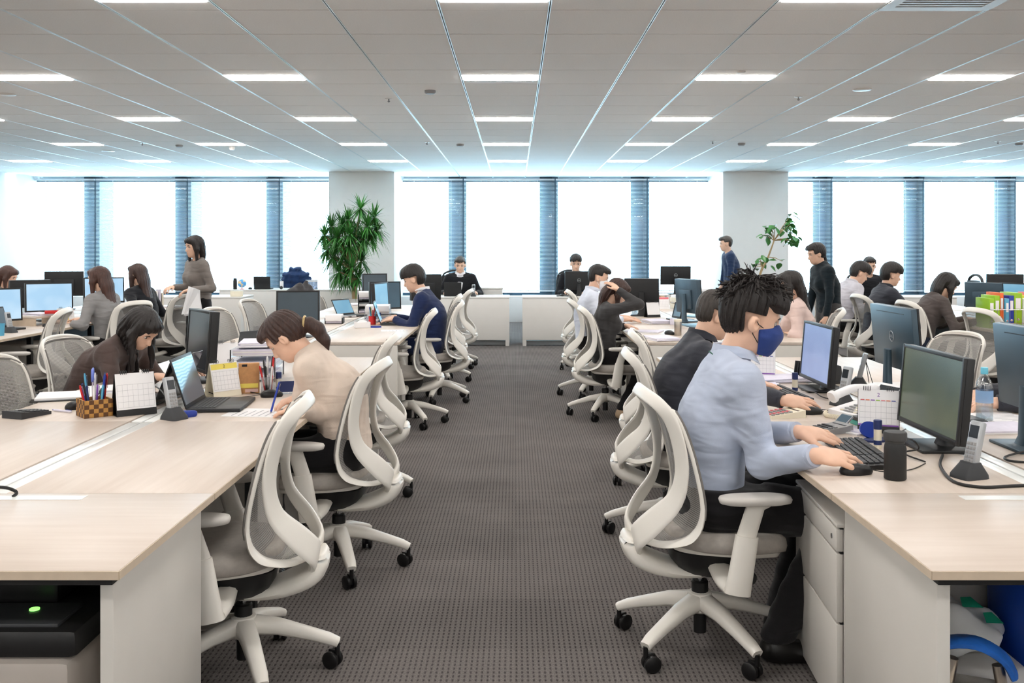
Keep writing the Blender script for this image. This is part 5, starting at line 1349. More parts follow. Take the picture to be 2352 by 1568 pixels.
p = G(660, 904); t = thing('card_holder', 'clear holder with a navy card beside the glue stick', 'card holder', p, R(-75)); obj('holder', MB().box(-.012, -.045, 0, -.009, .045, .08).box(-.012, -.045, 0, .014, .045, .003), M_CLEAR, t); obj('card', MB().box(-.008, -.036, .008, -.006, .036, .062), M_NAVYP, t)
p = G(624, 911); mouse('black mouse on the mat by the cream sweater woman', p.x, p.y, R(20), cable=[(-.055, 0, .012), (-.12, .03, .003), (-.22, .01, .003), (-.3, .04, .003)])
p = G(700, 890); calculator('silver calculator behind the cream sweater woman', p.x, p.y, R(20), M_SILVER)
# letter trays with paper and documents behind
p = G(592, 868); t = thing('letter_tray', 'clear letter trays stacked with papers on the left bench', 'letter tray', p, R(-85))
for k in range(3):
    tr = obj('tray', MB().box(-.16, -.12, .005 + k * .065, .16, .12, .009 + k * .065).box(-.16, -.12, .005 + k * .065, .16, -.117, .045 + k * .065).box(-.16, .117, .005 + k * .065, .16, .12, .045 + k * .065).box(-.16, -.12, .005 + k * .065, -.157, .12, .045 + k * .065), M_CLEAR, t)
    for q in range(4): obj('sheaf', MB().box(-.15, -.105, 0, .15, .105, .008), M_PAPERL if q % 2 else M_PAPER, tr, loc=(.004 * q, 0, .01 + k * .065 + q * .0085))
for s_ in (-1, 1):
    for s2 in (-1, 1): obj('corner_post', MB().box(s_ * .157 - .003, s2 * .118 - .003, 0, s_ * .157 + .003, s2 * .118 + .003, .175), M_DARKP, t)
paper('stack of printouts lying on the letter trays', p.x + .01, p.y + .02, R(-80), n=4, z=DZ + .185, seed=8)
p = G(560, 838); paper('tall stack of white documents behind the letter trays', p.x, p.y + .15, R(-78), n=9, seed=5, w=.22, l=.31)
laptop('small dark laptop with its lid towards us among the paper stacks', -1.76, 6.22, R(148), .28, .2, 105, SCR_OFF, mat('graphite_lid', (72, 76, 80), .35), z=DZ)
p = G(520, 846); calendar('white tent calendar seen from behind among the left papers', p.x, p.y, R(130), .14, .16, M_PAPER, spiral=True, lines=False)
cable('black cable behind the second laptop lid', [G(330, 880, .73), G(362, 890, .80), G(384, 915, .78), G(388, 938, .725)], .0035)
cable('black cable end lying in the desk tray at the left edge', [G(-20, 1118, .75), G(15, 1120, .745), G(38, 1130, .73), G(30, 1140, .722)], .005)
cable('thin black cable behind the open laptop', [G(478, 900, .74), G(500, 905, .725), G(540, 895, .73), G(600, 905, .724)], .0022)

# ======== near right bench
monitor('monitor with a lavender desktop before the dark jacket man', 1.53, 4.97, PI, .47, .30, .04, SCR_LAV, base='flat', tilt=5)
monitor('black monitor with dim olive screen before the blue shirt man', 1.50, 3.54, PI, .515, .30, .055, SCR_GREEN, tilt=5)
monitor('monitor seen from its graphite back with a round logo on the right bench', 1.93, 4.84, 0, .53, .31, .13, SCR_OFF, M_MONG, logo=True, tilt=5)
monitor('monitor cut off by the right picture edge, seen from behind', 1.93, 3.53, 0, .53, .31, .13, SCR_OFF, M_MONG, logo=True, tilt=5)
p = G(1975, 1046); keyboard('black keyboard under the hand of the blue shirt man', p.x, p.y, PI - R(4))
p = G(1800, 908); keyboard('black keyboard before the dark jacket man', p.x, p.y, PI + R(4))
mouse('black mouse under the right hand of the blue shirt man', 1.10, 3.125, R(8), cable=[(.055, 0, .012), (.1, .0, .004), (.2, .02, .003), (.3, .1, .003)])
mouse('black mouse under the hand of the dark jacket man', 1.295, 4.25, R(0), cable=[(.055, 0, .012), (.09, .02, .003), (.12, .06, .003), (.05, .12, .003)])
p = G(2056, 1100); t = thing('tumbler', 'matt black tumbler with a lid on the near right desk', 'tumbler', p)
obj('cup', MB().lathe([(.030, 0), (.034, .004), (.034, .098), (.031, .112), (.029, .116)], 28), mat('matt_black_steel', (34, 35, 36), .5), t, 50)
obj('lid', MB().lathe([(.030, .116), (.030, .122), (.0355, .124), (.0355, .146), (.033, .15), (0, .151)], 28), mat('lid_charcoal', (58, 58, 58), .6), t, 50)
p = G(2226, 1096); cordless('cordless phone in a cradle right of the black tumbler', p.x, p.y, R(200))
p = G(1934, 930); cordless('cordless phone in a cradle by the lavender monitor', p.x, p.y, R(205))
p = Vector((1.80, 5.09, DZ)); cordless('cordless phone in a cradle behind the white desk telephone', p.x, p.y, R(160))
# white desk telephone
p = G(1985, 955); t = thing('desk_telephone', 'white desk telephone with a tilted display and coiled cord', 'telephone', p, R(200))
b = obj('body', MB().prism_x([(-.11, 0), (.11, 0), (.11, .06), (.03, .05), (-.11, .022)], -.1, .1).xf(Matrix.Rotation(R(90), 4, 'Z')), M_PAPER, t)
for r in range(5):
    for c in range(6): obj('key', MB().box(-.007, -.008, 0, .007, .008, .005, .001), M_GREYP if (r + c) % 4 else M_CREAM, b, loc=(.09 - r * .024, -.03 + c * .021, .026 + r * .0052))
obj('display', MB().box(-.004, -.075, 0, .004, .075, .1, .002).xf(Matrix.Translation((-.09, 0, .05)) @ Matrix.Rotation(R(-38), 4, 'Y')), M_PAPER, t); obj('display_glass', MB().box(.004, -.06, .02, .0052, .06, .088).xf(Matrix.Translation((-.09, 0, .05)) @ Matrix.Rotation(R(-38), 4, 'Y')), SCR_OFF, t)
obj('handset', MB().sweep(spline([(.115, -.072, .075), (.09, -.072, .085), (0, -.072, .11), (-.09, -.072, .105), (-.12, -.072, .092)], 5), [ell(.026 if (i < 5 or i > 15) else .017, .027 if (i < 5 or i > 15) else .021, 12, .8) for i in range(21)], (0, 0, 1)), M_PAPER, t, 60)
coil = []
for k in range(150):
    a = k / 149; ang = a * 24 * 2 * PI; cx_, cy_ = .13 + .05 * math.sin(a * PI), -.09 + .16 * a
    coil.append((cx_ + .008 * math.cos(ang), cy_, .011 + .008 * math.sin(ang)))
obj('coiled_cord', MB().tube(coil, .0022, 5), M_CREAM, t, 60)
p = G(1748, 868); calendar('pink and white tent calendar before the face of the masked man', p.x, p.y, R(-105), .155, .17, M_PAPER, None, text='2')
p = G(2018, 990); calendar('pink and white tent calendar left of the olive-screen monitor', p.x, p.y, R(-112), .155, .17, M_BLACKP, None, text='2')
p = G(1797, 956); calculator('cream calculator in front of the dark jacket man', p.x, p.y, R(195), None)
p = G(1900, 992); calculator('grey calculator with a raised display by the keyboard', p.x, p.y, R(200), M_GREYP, w=.1, l=.17)
t = thing('label_writer', 'small grey gadget with a tilted teal display by the keyboard', 'gadget', G(1922, 985), R(200)); obj('display_panel', MB().box(-.004, -.035, 0, .004, .035, .075, .002).xf(Matrix.Translation((0, 0, .006)) @ Matrix.Rotation(R(-50), 4, 'Y')), M_SILVER, t); obj('display_glass', MB().box(.004, -.03, .01, .005, .03, .068).xf(Matrix.Translation((0, 0, .006)) @ Matrix.Rotation(R(-50), 4, 'Y')), SCR_TEAL, t); obj('foot', MB().box(-.06, -.035, 0, .01, .035, .008, .002), M_SILVER, t)
p = G(2016, 1028); glue('glue stick between the keyboard and the tumbler', p.x, p.y)
p = G(1826, 902); glue('glue stick below the lavender monitor', p.x, p.y)
# hard case and phone under the calendar
p = G(1995, 975); t = thing('tape_case', 'flat black case on a teal box beside the desk telephone', 'case', p, R(10)); obj('lower', MB().box(-.06, -.045, 0, .06, .045, .018, .004), M_TEAL, t); obj('upper', MB().box(-.058, -.043, .018, .062, .043, .034, .004), M_DARKP, t)
p = G(2012, 1012); t = thing('stamp_pad', 'open navy blue stamp pad beside the glue stick', 'stamp pad', p, R(30)); obj('pad', MB().loft([[(a * .055, b * .035, z_) for a, b in ell(1, 1, 20)] for z_ in (0, .008)]), M_NAVYP, t, 40); obj('lid', MB().loft([[(a * .055, b * .035, z_) for a, b in ell(1, 1, 20)] for z_ in (0, .006)]).xf(Matrix.Translation((.02, .045, .03)) @ Matrix.Rotation(R(55), 4, 'X')), M_BLUE, t, 40)
# water bottle
def pet_bottle(label, x, y, h=.2, r=.033, capm=None, lab=None):
    t = thing('water_bottle', label, 'bottle', (x, y, DZ))
    k = h / .2; prof = [(.0, .004), (r * .7, 0), (r, .008 * k), (r * .97, .03 * k), (r, .036 * k), (r * .97, .06 * k), (r, .066 * k), (r * .98, .12 * k), (r, .13 * k), (r * .85, .15 * k), (r * .45, .172 * k), (r * .38, .176 * k), (r * .38, .184 * k)]
    obj('bottle', MB().lathe(prof, 28), M_PET, t, 60); obj('water', MB().lathe([(0, .006), (r * .9, .008), (r * .93, .055 * k), (0, .055 * k)], 24), glass_mat('water_%s' % len(MATS), (.85, .92, .95), .08), t, 60)
    if lab: obj('wrapper', MB().lathe([(r * 1.01, .072 * k), (r * 1.01, .118 * k)], 28, cap=False), lab, t, 60)
    obj('cap', MB().lathe([(r * .43, .178 * k), (r * .43, .2 * k), (r * .4, .202 * k), (0, .202 * k)], 20), capm or M_PAPER, t, 40); return t
p = G(2261, 968); pet_bottle('clear water bottle with a sky blue cap on the right bench', p.x, p.y, .225, .034, mat('aqua_cap', (110, 196, 220), .4), mat('pale_blue_wrapper', (150, 190, 232), .4, alpha=.75))
p = G(2225, 968); t = thing('phone_cradle', 'low black cradle left of the water bottle', 'cradle', p, R(180)); obj('body', MB().box(-.05, -.07, 0, .05, .07, .016, .006), M_DARKP, t); obj('pad', MB().box(-.04, -.055, .016, .04, .055, .018), M_BLACKP, t)
p = G(2290, 985); paper('white sheets in front of the water bottle', p.x, p.y, R(8), n=2, seed=4)
p = G(2310, 960); paper('printed sheet right of the water bottle', p.x, p.y, R(100), .2, .28)
p = G(1790, 874); paper('pile of documents behind the keyboard of the dark jacket man', p.x, p.y, R(15), n=4, seed=12)
p = G(1722, 886); paper('loose sheets left of the pile of documents', p.x, p.y, R(-10), n=2, seed=14)
p = G(1925, 1000); paper('memo sheets beside the grey calculator', p.x + .12, p.y + .09, R(30), .12, .16, n=2, seed=15)
# black wire file sorter
p = Vector((1.655, 5.3, DZ)); t = thing('file_sorter', 'black plastic file sorter with many upright fins', 'file sorter', p, R(120))
obj('tray', MB().box(-.14, -.06, 0, .14, .06, .012, .003), M_BLACKP, t)
for k in range(13): obj('fin', MB().prism([(-.05, 0), (.05, 0), (.035, .10 + .02 * math.sin(k)), (-.035, .08)], -.002, .002).xf(Matrix.Translation((-.13 + k * .0215, 0, .012)) @ Matrix.Rotation(R(90), 4, 'Z') @ Matrix.Rotation(R(90), 4, 'X')), M_DARKP, t)
p = Vector((1.88, 5.2, DZ)); t = thing('wire_easel', 'small black wire easel behind the white telephone', 'easel', p, R(180))
for a, b_ in (((-.03, -.03, 0), (0, 0, .13)), ((-.03, .03, 0), (0, 0, .13)), ((.05, 0, 0), (0, 0, .13))): obj('wire', MB().tube([a, b_], .002, 6), M_BLACKP, t, 60)
cable('thick black cable looping around the cordless phone at right', [G(2165, 1045, .725), G(2160, 1070, .725), G(2190, 1105, .725), G(2250, 1118, .725), G(2320, 1116, .725), G(2400, 1112, .725)], .005)
cable('black cable tangle behind the olive-screen monitor', [G(2080, 985, .725), G(2060, 1000, .76), G(2095, 1010, .78), G(2110, 1030, .74), G(2075, 1040, .73), G(2125, 1060, .725)], .003)
cable('thin black cables under the lavender monitor', [G(1840, 895, .73), G(1870, 900, .74), G(1890, 912, .73), G(1930, 920, .725)], .003)
cable('black cable from the right edge monitor', [G(2360, 1035, .73), G(2310, 1048, .725), G(2320, 1058, .725), G(2380, 1062, .725)], .004)
# red pen tip on the keyboard
pen('red pen lying at the end of the near keyboard', (1.16, 3.20, .727), (1.115, 3.215, .727), M_RED)

# ======== under the near end desks
pr = thing('printer', 'grey printer with a black control top under the near left end desk', 'printer', (-1.6, 2.46, .053), 0)
obj('body', MB().box(-.33, -.2, 0, .56, .22, .43, .025), mat('printer_grey', (176, 168, 160), .5), pr)
obj('top_cover', MB().box(-.34, -.19, .43, .572, .225, .5, .02), M_BLACKP, pr)
obj('scanner_lid', MB().box(-.32, -.02, .5, .45, .215, .6, .012), M_BLACKP, pr)
obj('control_panel', MB().box(.3, -.17, .495, .52, -.03, .508, .004), M_DARKP, pr); obj('power_light', MB().lathe([(.012, 0), (.012, .004), (0, .004)], 14, (.42, -.08, .507)), emission_mat('green_lamp', (.2, .9, .1), 1.5), pr)
obj('side_latch', MB().box(.555, -.15, .2, .568, -.09, .33, .006), mat('printer_grey', (176, 168, 160)), pr)
obj('front_door', MB().box(-.3, -.205, .06, .5, -.198, .38, .002), mat('printer_grey', (176, 168, 160)), pr)
bb = thing('blue_storage_box', 'deep blue storage box under the near right end desk', 'box', (1.55, 2.66, .053), 0)
M_DBLUE = mat('deep_blue_plastic', (20, 70, 170), .4)
obj('body', MB().loft([[(a, b, z_) for a, b in ell(.2 + .02 * z_, .13 + .02 * z_, 24, .3)] for z_ in (0, .2, .4, .55)]), M_DBLUE, bb, 40); obj('rim', MB().box(-.215, -.145, .55, .215, .145, .57, .006), M_DBLUE, bb)
wc = thing('white_storage_case', 'white storage case under the carrier bag and hole punch', 'box', (1.165, 2.53, .053), 0)
obj('body', MB().box(-.15, -.25, 0, .15, .25, .29, .01), mat('white_case_plastic', (214, 212, 208), .45), wc); obj('lid', MB().box(-.153, -.253, .29, .153, .253, .315, .006), mat('white_case_plastic', (214, 212, 208)), wc)
bg_ = thing('carrier_bag', 'white and green crumpled carrier bag on the shelf at bottom right', 'bag', (1.185, 2.64, .37), 0)
rr_ = np.random.RandomState(3)
Fb = Field((-.17, -.15, 0), (.17, .15, .2), .008)
Fb.add(p_ell((0, 0, .045), (.14, .125, .05)), .02); Fb.add(p_ell((-.05, .03, .09), (.09, .08, .035)), .05)
Fb.all(lambda A, X_, Y_, Z_: np.maximum(A + .005 * (np.sin(X_ * 60 + Z_ * 45) + np.sin(Y_ * 70 - Z_ * 50 + 1) + np.sin(X_ * 35 - Y_ * 45 + 2)), .004 - Z_))
M_BAG = mat('white_bag_plastic', (214, 216, 216), .35, var=.04); M_BAGG = mat('green_bag_print', (30, 140, 110), .4)
obj('bag', polymesh('bag', [Fb.mesh(1)], M_BAG), None, bg_)
for (cx_, cy_, cz_, w_) in ((-.06, -.06, .122, .035), (.05, -.03, .112, .03), (-.05, -.118, .06, .035), (.09, -.07, .085, .025)): obj('green_print', MB().add([(cx_ - w_, cy_, cz_), (cx_ + w_, cy_ + .005, cz_ - .004), (cx_ + .4 * w_, cy_ + .045, cz_ + .012), (cx_ - .6 * w_, cy_ + .04, cz_ + .012)], [(0, 1, 2, 3)]), M_BAGG, bg_)
hp_ = thing('hole_punch', 'blue-handled steel hole punch lying at the bottom right corner', 'hole punch', (1.125, 2.37, .369), R(-25))
obj('base', MB().box(-.07, -.055, 0, .07, .055, .012, .004), M_STEEL, hp_); obj('handle', MB().sweep(spline([(-.085, 0, .05), (-.07, 0, .10), (0, 0, .115), (.06, 0, .09), (.085, 0, .05)], 4), [ell(.010, .035, 10, .6)] * 17, (0, 0, 1)), mat('worn_blue_enamel', (36, 96, 180), .35, var=.25, nscale=30), hp_, 60)
for k in (-1, 1): obj('post', MB().cyl((k * .06, 0, .01), (k * .05, 0, .07), .014), M_STEEL, hp_)
# ======== farther left bench
monitor('square black monitor facing us at the near end of the farther left bench', -1.76, 7.85, R(-82), .345, .33, .05, mat('slate_screen', (70, 84, 94), .25), base='round', d=.045)
monitor('tall dark monitor behind the document trays on the farther left bench', -1.66, 11.5, R(-68), .30, .33, .09, mat('slate_screen', (70, 84, 94)), d=.04)
monitor('teal-lit monitor left of the navy suit man', -1.40, 10.5, R(-60), .36, .30, .06, SCR_TEAL)
monitor('pale lit narrow monitor in front of the navy suit man', -1.36, 9.95, R(-15), .36, .30, .07, SCR_CYAN)
monitor('black monitor seen from behind, right of the navy suit man', -1.12, 12.0, R(120), .40, .32, .08, SCR_OFF, d=.05)
laptop('laptop under the hand of the navy suit man', -1.16, 9.22, R(5), .32, .22, 110, SCR_CYAN, M_DARKP, keys=False)
laptop('small tilted laptop with a pale screen behind the pen cup', -1.72, 10.25, R(-35), .26, .19, 120, SCR_CYAN, keys=False)
def tray_stack(label, x, y, yaw, n, m, top=True, w=.25, l=.32, z=DZ):
    t = thing('document_tray', label, 'document tray', (x, y, z), yaw)
    for k in range(n):
        z0 = k * .075; tr = obj('tray', MB().box(-l / 2, -w / 2, z0, l / 2, w / 2, z0 + .006).box(-l / 2, -w / 2, z0, l / 2, -w / 2 + .005, z0 + .055).box(-l / 2, w / 2 - .005, z0, l / 2, w / 2, z0 + .055).box(-l / 2, -w / 2, z0, -l / 2 + .005, w / 2, z0 + .055), m, t)
        obj('sheaf', MB().box(-l / 2 + .01, -w / 2 + .01, z0 + .007, l / 2 - .005, w / 2 - .01, z0 + .03), M_PAPER if k % 2 else M_PAPERL, tr)
    for a in (-1, 1):
        for b in (-1, 1): obj('post', MB().box(a * (l / 2 - .005) - .004, b * (w / 2 - .005) - .004, 0, a * (l / 2 - .005) + .004, b * (w / 2 - .005) + .004, n * .075 - .02), m, t)
    if top: obj('papers', MB().box(-l / 2 + .01, -w / 2 + .01, (n - 1) * .075 + .03, l / 2 + .03, w / 2 - .01, n * .075 + .01, .002), M_PAPER, t)
    return t
tray_stack('black document trays stacked high with papers on the farther left bench', -1.64, 9.95 + .95, R(-80), 3, M_BLACKP)
tray_stack('clear document trays with white papers beside the navy suit man', -1.36, 9.62, R(-85), 2, M_CLEAR)
tray_stack('low black desk organiser with a white card on the farther left bench', -1.74, 9.35, R(-85), 1, M_BLACKP, True, .17, .2)
p = G(855, 745); o = cyl_thing('pen_pot', 'red pen pot on the farther left bench', 'pen pot', p.x, p.y, [(.03, 0), (.034, .002), (.034, .08), (.031, .08), (.031, .006), (0, .006)], M_RED)
pens_in(p.x, p.y, DZ + .016, 6, .025, .15, 21, 'in the red pot on the farther left bench', [('teal marker', M_SKYB), ('red marker', M_RED), ('lime marker', M_GREEN), ('blue marker', M_BLUE)])
p = G(832, 752); t = thing('tissue_box', 'white open paper box left of the red pen pot', 'box', p, R(15)); obj('tray', MB().box(-.07, -.05, 0, .07, .05, .004).box(-.07, -.05, 0, -.067, .05, .05).box(.067, -.05, 0, .07, .05, .05).box(-.07, -.05, 0, .07, -.047, .05).box(-.07, .047, 0, .07, .05, .05), M_PAPER, t); obj('tissue', MB().ball((0, 0, .04), (.05, .035, .03), 10, 6), M_PAPER, t)
p = G(862, 752); o = obj('blue_stamp_pad', MB().loft([[(a * .055, b * .035, z_) for a, b in ell(1, 1, 20)] for z_ in (0, .014)]), M_BLUE, None, 40, loc=p); tag(o, 'blue oval stamp pad below the red pen pot', 'stamp pad')
p = G(862, 742); glue('glue stick behind the blue oval stamp pad', p.x + .04, p.y)
p = G(905, 757); paper('white sheet with a pen before the navy suit man', p.x, p.y - .1, R(10), .15, .2)
p = G(700, 742); paper('stack of documents behind the square black monitor', p.x + .25, p.y + .9, R(-80), n=3, seed=31)
p = G(818, 700); paper('pile of teal and white papers on the far part of the left bench', p.x, p.y, R(-60), n=3, seed=32)

# ======== farther right bench
monitor('large black monitor seen from behind above the charcoal sweater woman', 1.36, 10.4, R(80), .37, .34, .06, SCR_OFF, d=.04, hump=False)
monitor('grey-blue monitor turned sideways with its stand on the right bench', 1.74, 9.55, R(20), .42, .33, .09, SCR_OFF, M_MONG, d=.05)
laptop('laptop with a pale blue lid tipped towards the mask man', 1.70, 8.95, R(200), .30, .21, 100, SCR_CYAN, mat('pale_blue_lid', (140, 178, 200), .35), keys=False)
laptop('tilted pale blue laptop farther back beside the sideways monitor', 1.92, 10.15, R(215), .30, .21, 120, SCR_CYAN, mat('pale_blue_lid', (140, 178, 200)), keys=False)
laptop('laptop with a lit grey screen behind the steel tumbler', 1.62, 8.05, R(175), .30, .21, 96, screen_mat('grey_lit_screen', (120, 132, 150), (160, 170, 186), .6), keys=False)
monitor('small tablet-like screen behind the clear bottle', 1.62, 9.75, R(195), .2, .16, .02, SCR_TEAL, tilt=14, d=.012, hump=False)
p = G(1458, 722); pet_bottle('clear bottle with white cap beside the charcoal sweater woman', p.x, p.y, .22, .034, M_PAPER)
p = G(1557, 770); t = thing('steel_tumbler', 'brushed steel tumbler with a cream lid on the right bench', 'tumbler', p); obj('cup', MB().lathe([(.027, 0), (.029, .003), (.031, .115), (.03, .118)], 24), M_STEEL, t, 50); obj('lid', MB().lathe([(.032, .115), (.033, .118), (.033, .132), (.03, .136), (0, .137)], 24), M_CREAM, t, 50)
p = G(1498, 728); calendar('white tent calendar with black side before the clear bottle', p.x, p.y, R(-70), .15, .16, M_BLACKP, lines=False)
p = G(1508, 742); paper('thick pile of files on the right bench by the calendar', p.x, p.y, R(-80), n=6, seed=41)
p = G(1520, 780); paper('sheaf of papers at the near end of the right bench', p.x, p.y, R(-75), n=4, seed=42)
p = G(1500, 762); paper('flat documents under the hand of the charcoal sweater woman', p.x - .08, p.y, R(-20), n=2, seed=43)
p = G(1538, 768); mouse('black mouse lying left of the steel tumbler', p.x, p.y, R(-60))
p = G(1605, 775); glue('glue stick right of the steel tumbler', p.x, p.y)
p = G(1520, 700); calendar('pink and white calendar behind the tablet-like screen', 1.75, 11.5, R(-80), .15, .15, M_PAPER, M_PINK)
p = G(1520, 690); tray_stack('white document trays at the back of the right bench', p.x, 11.6, R(-85), 2, M_CREAM)
p = G(1512, 700); cyl_thing('coffee_cup', 'brown coffee cup with a dark lid among the right bench laptops', 'cup', p.x + .04, p.y, [(.028, 0), (.038, .1), (.04, .1), (.04, .112), (0, .113)], M_KRAFT)
p = G(1547, 745); o = obj('tape_roll_case', MB().loft([[(a * .035, b * .03, z_) for a, b in ell(1, 1, 16, .8)] for z_ in (0, .04, .055)]), M_PAPERL, None, 50, loc=p); tag(o, 'small white rounded case left of the steel tumbler', 'case')
p = G(1740, 800); paper('printed sheets at the near end of the right bench by the pink sweater woman', p.x, 7.85, R(5), n=1)
paper('second sheet beside the pink sweater woman', 1.78, 8.25, R(12), n=2, seed=44)

# ======== far left bench
monitor('large pale blue lit monitor before the grey sweater woman', -4.62, 9.62, R(-52), .44, .29, .09, SCR_BLUE)
monitor('pale blue lit monitor at the left picture edge', -4.66, 8.75, R(-38), .42, .30, .06, SCR_BLUE)
monitor('pale blue lit monitor behind the grey sweater woman', -4.66, 11.0, R(-52), .44, .29, .10, SCR_BLUE)
monitor('black monitor seen from behind left of the large lit monitor', -5.12, 10.2, R(140), .42, .29, .10, SCR_OFF)
monitor('wide dark monitor top showing behind the lit monitors', -5.3, 11.4, R(110), .42, .29, .16, SCR_OFF)
monitor('black monitor seen edge-on right of the long-haired woman in black', -4.62, 11.9, R(40), .44, .29, .13, SCR_OFF)
laptop('small laptop with a dark teal screen at the left picture edge', -4.5, 8.55, R(-20), .27, .2, 112, SCR_TEAL, keys=False)
t = thing('monitor_riser', 'low wooden riser shelf with papers on the far left desk', 'riser', (-4.52, 9.2, DZ), R(-15)); obj('shelf', MB().box(-.14, -.2, .07, .14, .2, .085, .002), M_WOODY, t)
for k in (-1, 1): obj('side', MB().box(-.13, k * .19 - .006, 0, .13, k * .19 + .006, .07), M_EDGE, t)
paper('papers and blue notes on the wooden riser shelf', -4.52, 9.2, R(-30), n=4, z=DZ + .086, seed=51)
calendar('white tent calendar below the large lit monitor', -4.42, 9.52, R(-40), .16, .14, M_PAPER)
cyl_thing('pen_pot', 'grey pen pot beside the grey sweater woman', 'pen pot', -4.28, 9.75, [(.032, 0), (.035, .09), (.032, .09), (.03, .006), (0, .006)], M_GREYP)
pens_in(-4.28, 9.75, DZ + .012, 7, .026, .16, 52, 'in the grey pot by the grey sweater woman', [('lime marker', M_GREEN), ('pink marker', M_PINK), ('black marker', M_BLACKP), ('red marker', M_RED)])
cyl_thing('yellow_glue_bottle', 'small yellow glue bottle on the far left desk', 'bottle', -4.36, 9.42, [(.02, 0), (.022, .003), (.022, .05), (.01, .06), (.008, .075), (0, .076)], M_YELLOW)
cyl_thing('glass_cup', 'dark teal glass cup at the left picture edge', 'cup', -4.26, 8.02, [(.03, 0), (.034, .1), (.031, .1), (.028, .006), (0, .006)], M_SKYB)
cordless('cordless phone on the far left desk', -4.32, 8.3, R(-20)); mouse('black mouse under the hand of the grey sweater woman', -4.3, 8.93, PI)
o = obj('red_stapler', MB().box(-.06, -.015, 0, .06, .015, .03, .006), M_RED, None, loc=(-4.35, 9.1, DZ + .11), rot=(0, 0, .4)); o.location.z = DZ + .1085; tag(o, 'red stapler lying on the riser papers', 'stapler')
t = thing('file_stand', 'upright files and papers in a stand right of the woman in black', 'file stand', (-4.22, 11.3, DZ), R(-60))
for k in range(7): obj('file', MB().box(-.11, -.1 + k * .03, 0, .11, -.1 + k * .03 + .018, .2 + .02 * (k % 3)), (M_PAPER, M_PAPERL, M_CREAM, M_YELLOW)[k % 4], t)
paper('blue plastic wrapped papers right of the woman in black', -4.3, 10.1, R(20), n=2, m=M_SKYB, seed=53)
paper('white papers on the desk by the standing woman', -4.25, 11.85, R(5), n=3, seed=54)

# ======== far right bench
FILES = [(M_GREEN, .05, 'lime green file box leftmost in the row'), (M_GREEN, .05, 'second lime green file box in the row'), (M_ORANGE, .035, 'orange folder between lime and teal files'), (M_SKYB, .035, 'teal blue file in the row'), (M_BLUE, .045, 'royal blue file in the row'),
         (M_GREEN, .075, 'broad lime green file box right of the blue file'), (M_PAPER, .04, 'white file box right of the broad lime box'), (M_YELLOW, .04, 'yellow file by the white file box'), (M_PINK, .05, 'pink file at the right end of the row'), (M_VIOLET, .04, 'violet folder at the right end of the row')]
fx = 4.265
for k, (m, w, lab) in enumerate(FILES):
    t = thing('file_box', lab, 'file', (fx + w / 2, 8.85 + .01 * (k % 3), DZ), 0, 'coloured files on the far right desk'); hh = .27 + .025 * ((k * 7) % 3)
    obj('spine', MB().box(-w / 2 + .001, -.13, 0, w / 2 - .001, .13, hh, .003), m, t); obj('label_plate', MB().box(-w * .3, -.1315, hh * .55, w * .3, -.13, hh * .85), M_PAPER, t); obj('finger_ring', MB().lathe([(.008, 0), (.011, .001), (.011, .002), (.008, .003)], 12, (0, -.1335, hh * .25), axis='y'), M_CHROME, t)
    fx += w + .004
t = thing('large_folder', 'large pink and navy folder leaning at the right picture edge', 'folder', (4.72, 8.3, DZ), R(-20)); obj('panel', MB().box(-.16, -.012, 0, .16, .012, .3, .003), M_PINK, t); obj('navy_corner', MB().add([(-.16, -.0125, 0), (.16, -.0125, 0), (.16, -.0125, .28)], [(0, 1, 2)]), mat('navy_card', (58, 58, 96), .6), t)
t = thing('wire_rack', 'chrome wire rack around the coloured files', 'rack', (4.5, 8.85, DZ), 0)
for k in range(2):
    zz = .05 + k * .12; obj('wire', MB().tube([(-.24, -.145, zz), (.3, -.145, zz)], .003, 6), M_CHROME, t, 60)
for k in range(-4, 6): obj('wire_upright', MB().tube([(k * .055, -.145, 0), (k * .055, -.145, .17)], .002, 5), M_CHROME, t, 60)
monitor('black monitor with round logo seen from behind above the coloured files', 5.35, 10.6, R(75), .37, .28, .16, SCR_OFF, logo=True)
monitor('blue-grey monitor seen from behind before the woman in the cocoa sweater', 4.72, 9.72, R(30), .4, .3, .08, SCR_CYAN, M_MONG)
monitor('slim lit monitor right of the blue-grey one on the far right bench', 4.92, 9.55, R(200), .4, .32, .06, SCR_CYAN, M_MONB, d=.02, hump=False)
laptop('small pale laptop on the far right bench behind the black jacket man', 4.6, 11.1, R(160), .27, .19, 105, SCR_CYAN, mat('pale_blue_lid', (140, 178, 200)), keys=False)
keyboard('black keyboard under the hands of the woman in the cocoa sweater', 4.42, 9.1, PI); paper('documents on the far right bench by the black jacket man', 4.45, 10.15, R(80), n=3, seed=61)
paper('white sheet raised in front of the man in the pale grey shirt', 4.4, 11.35, R(30), n=3, seed=62)
laptop('open silver laptop at the right picture edge on the far right bench', 4.55, 7.95, R(180), .3, .21, 110, SCR_CYAN, M_SILVER, keys=False)
cable('black cable tangle under the blue-grey monitor at far right', [(4.5, 9.4, .735), (4.6, 9.5, .79), (4.65, 9.35, .76), (4.75, 9.5, .74), (4.7, 9.25, .735)], .006)

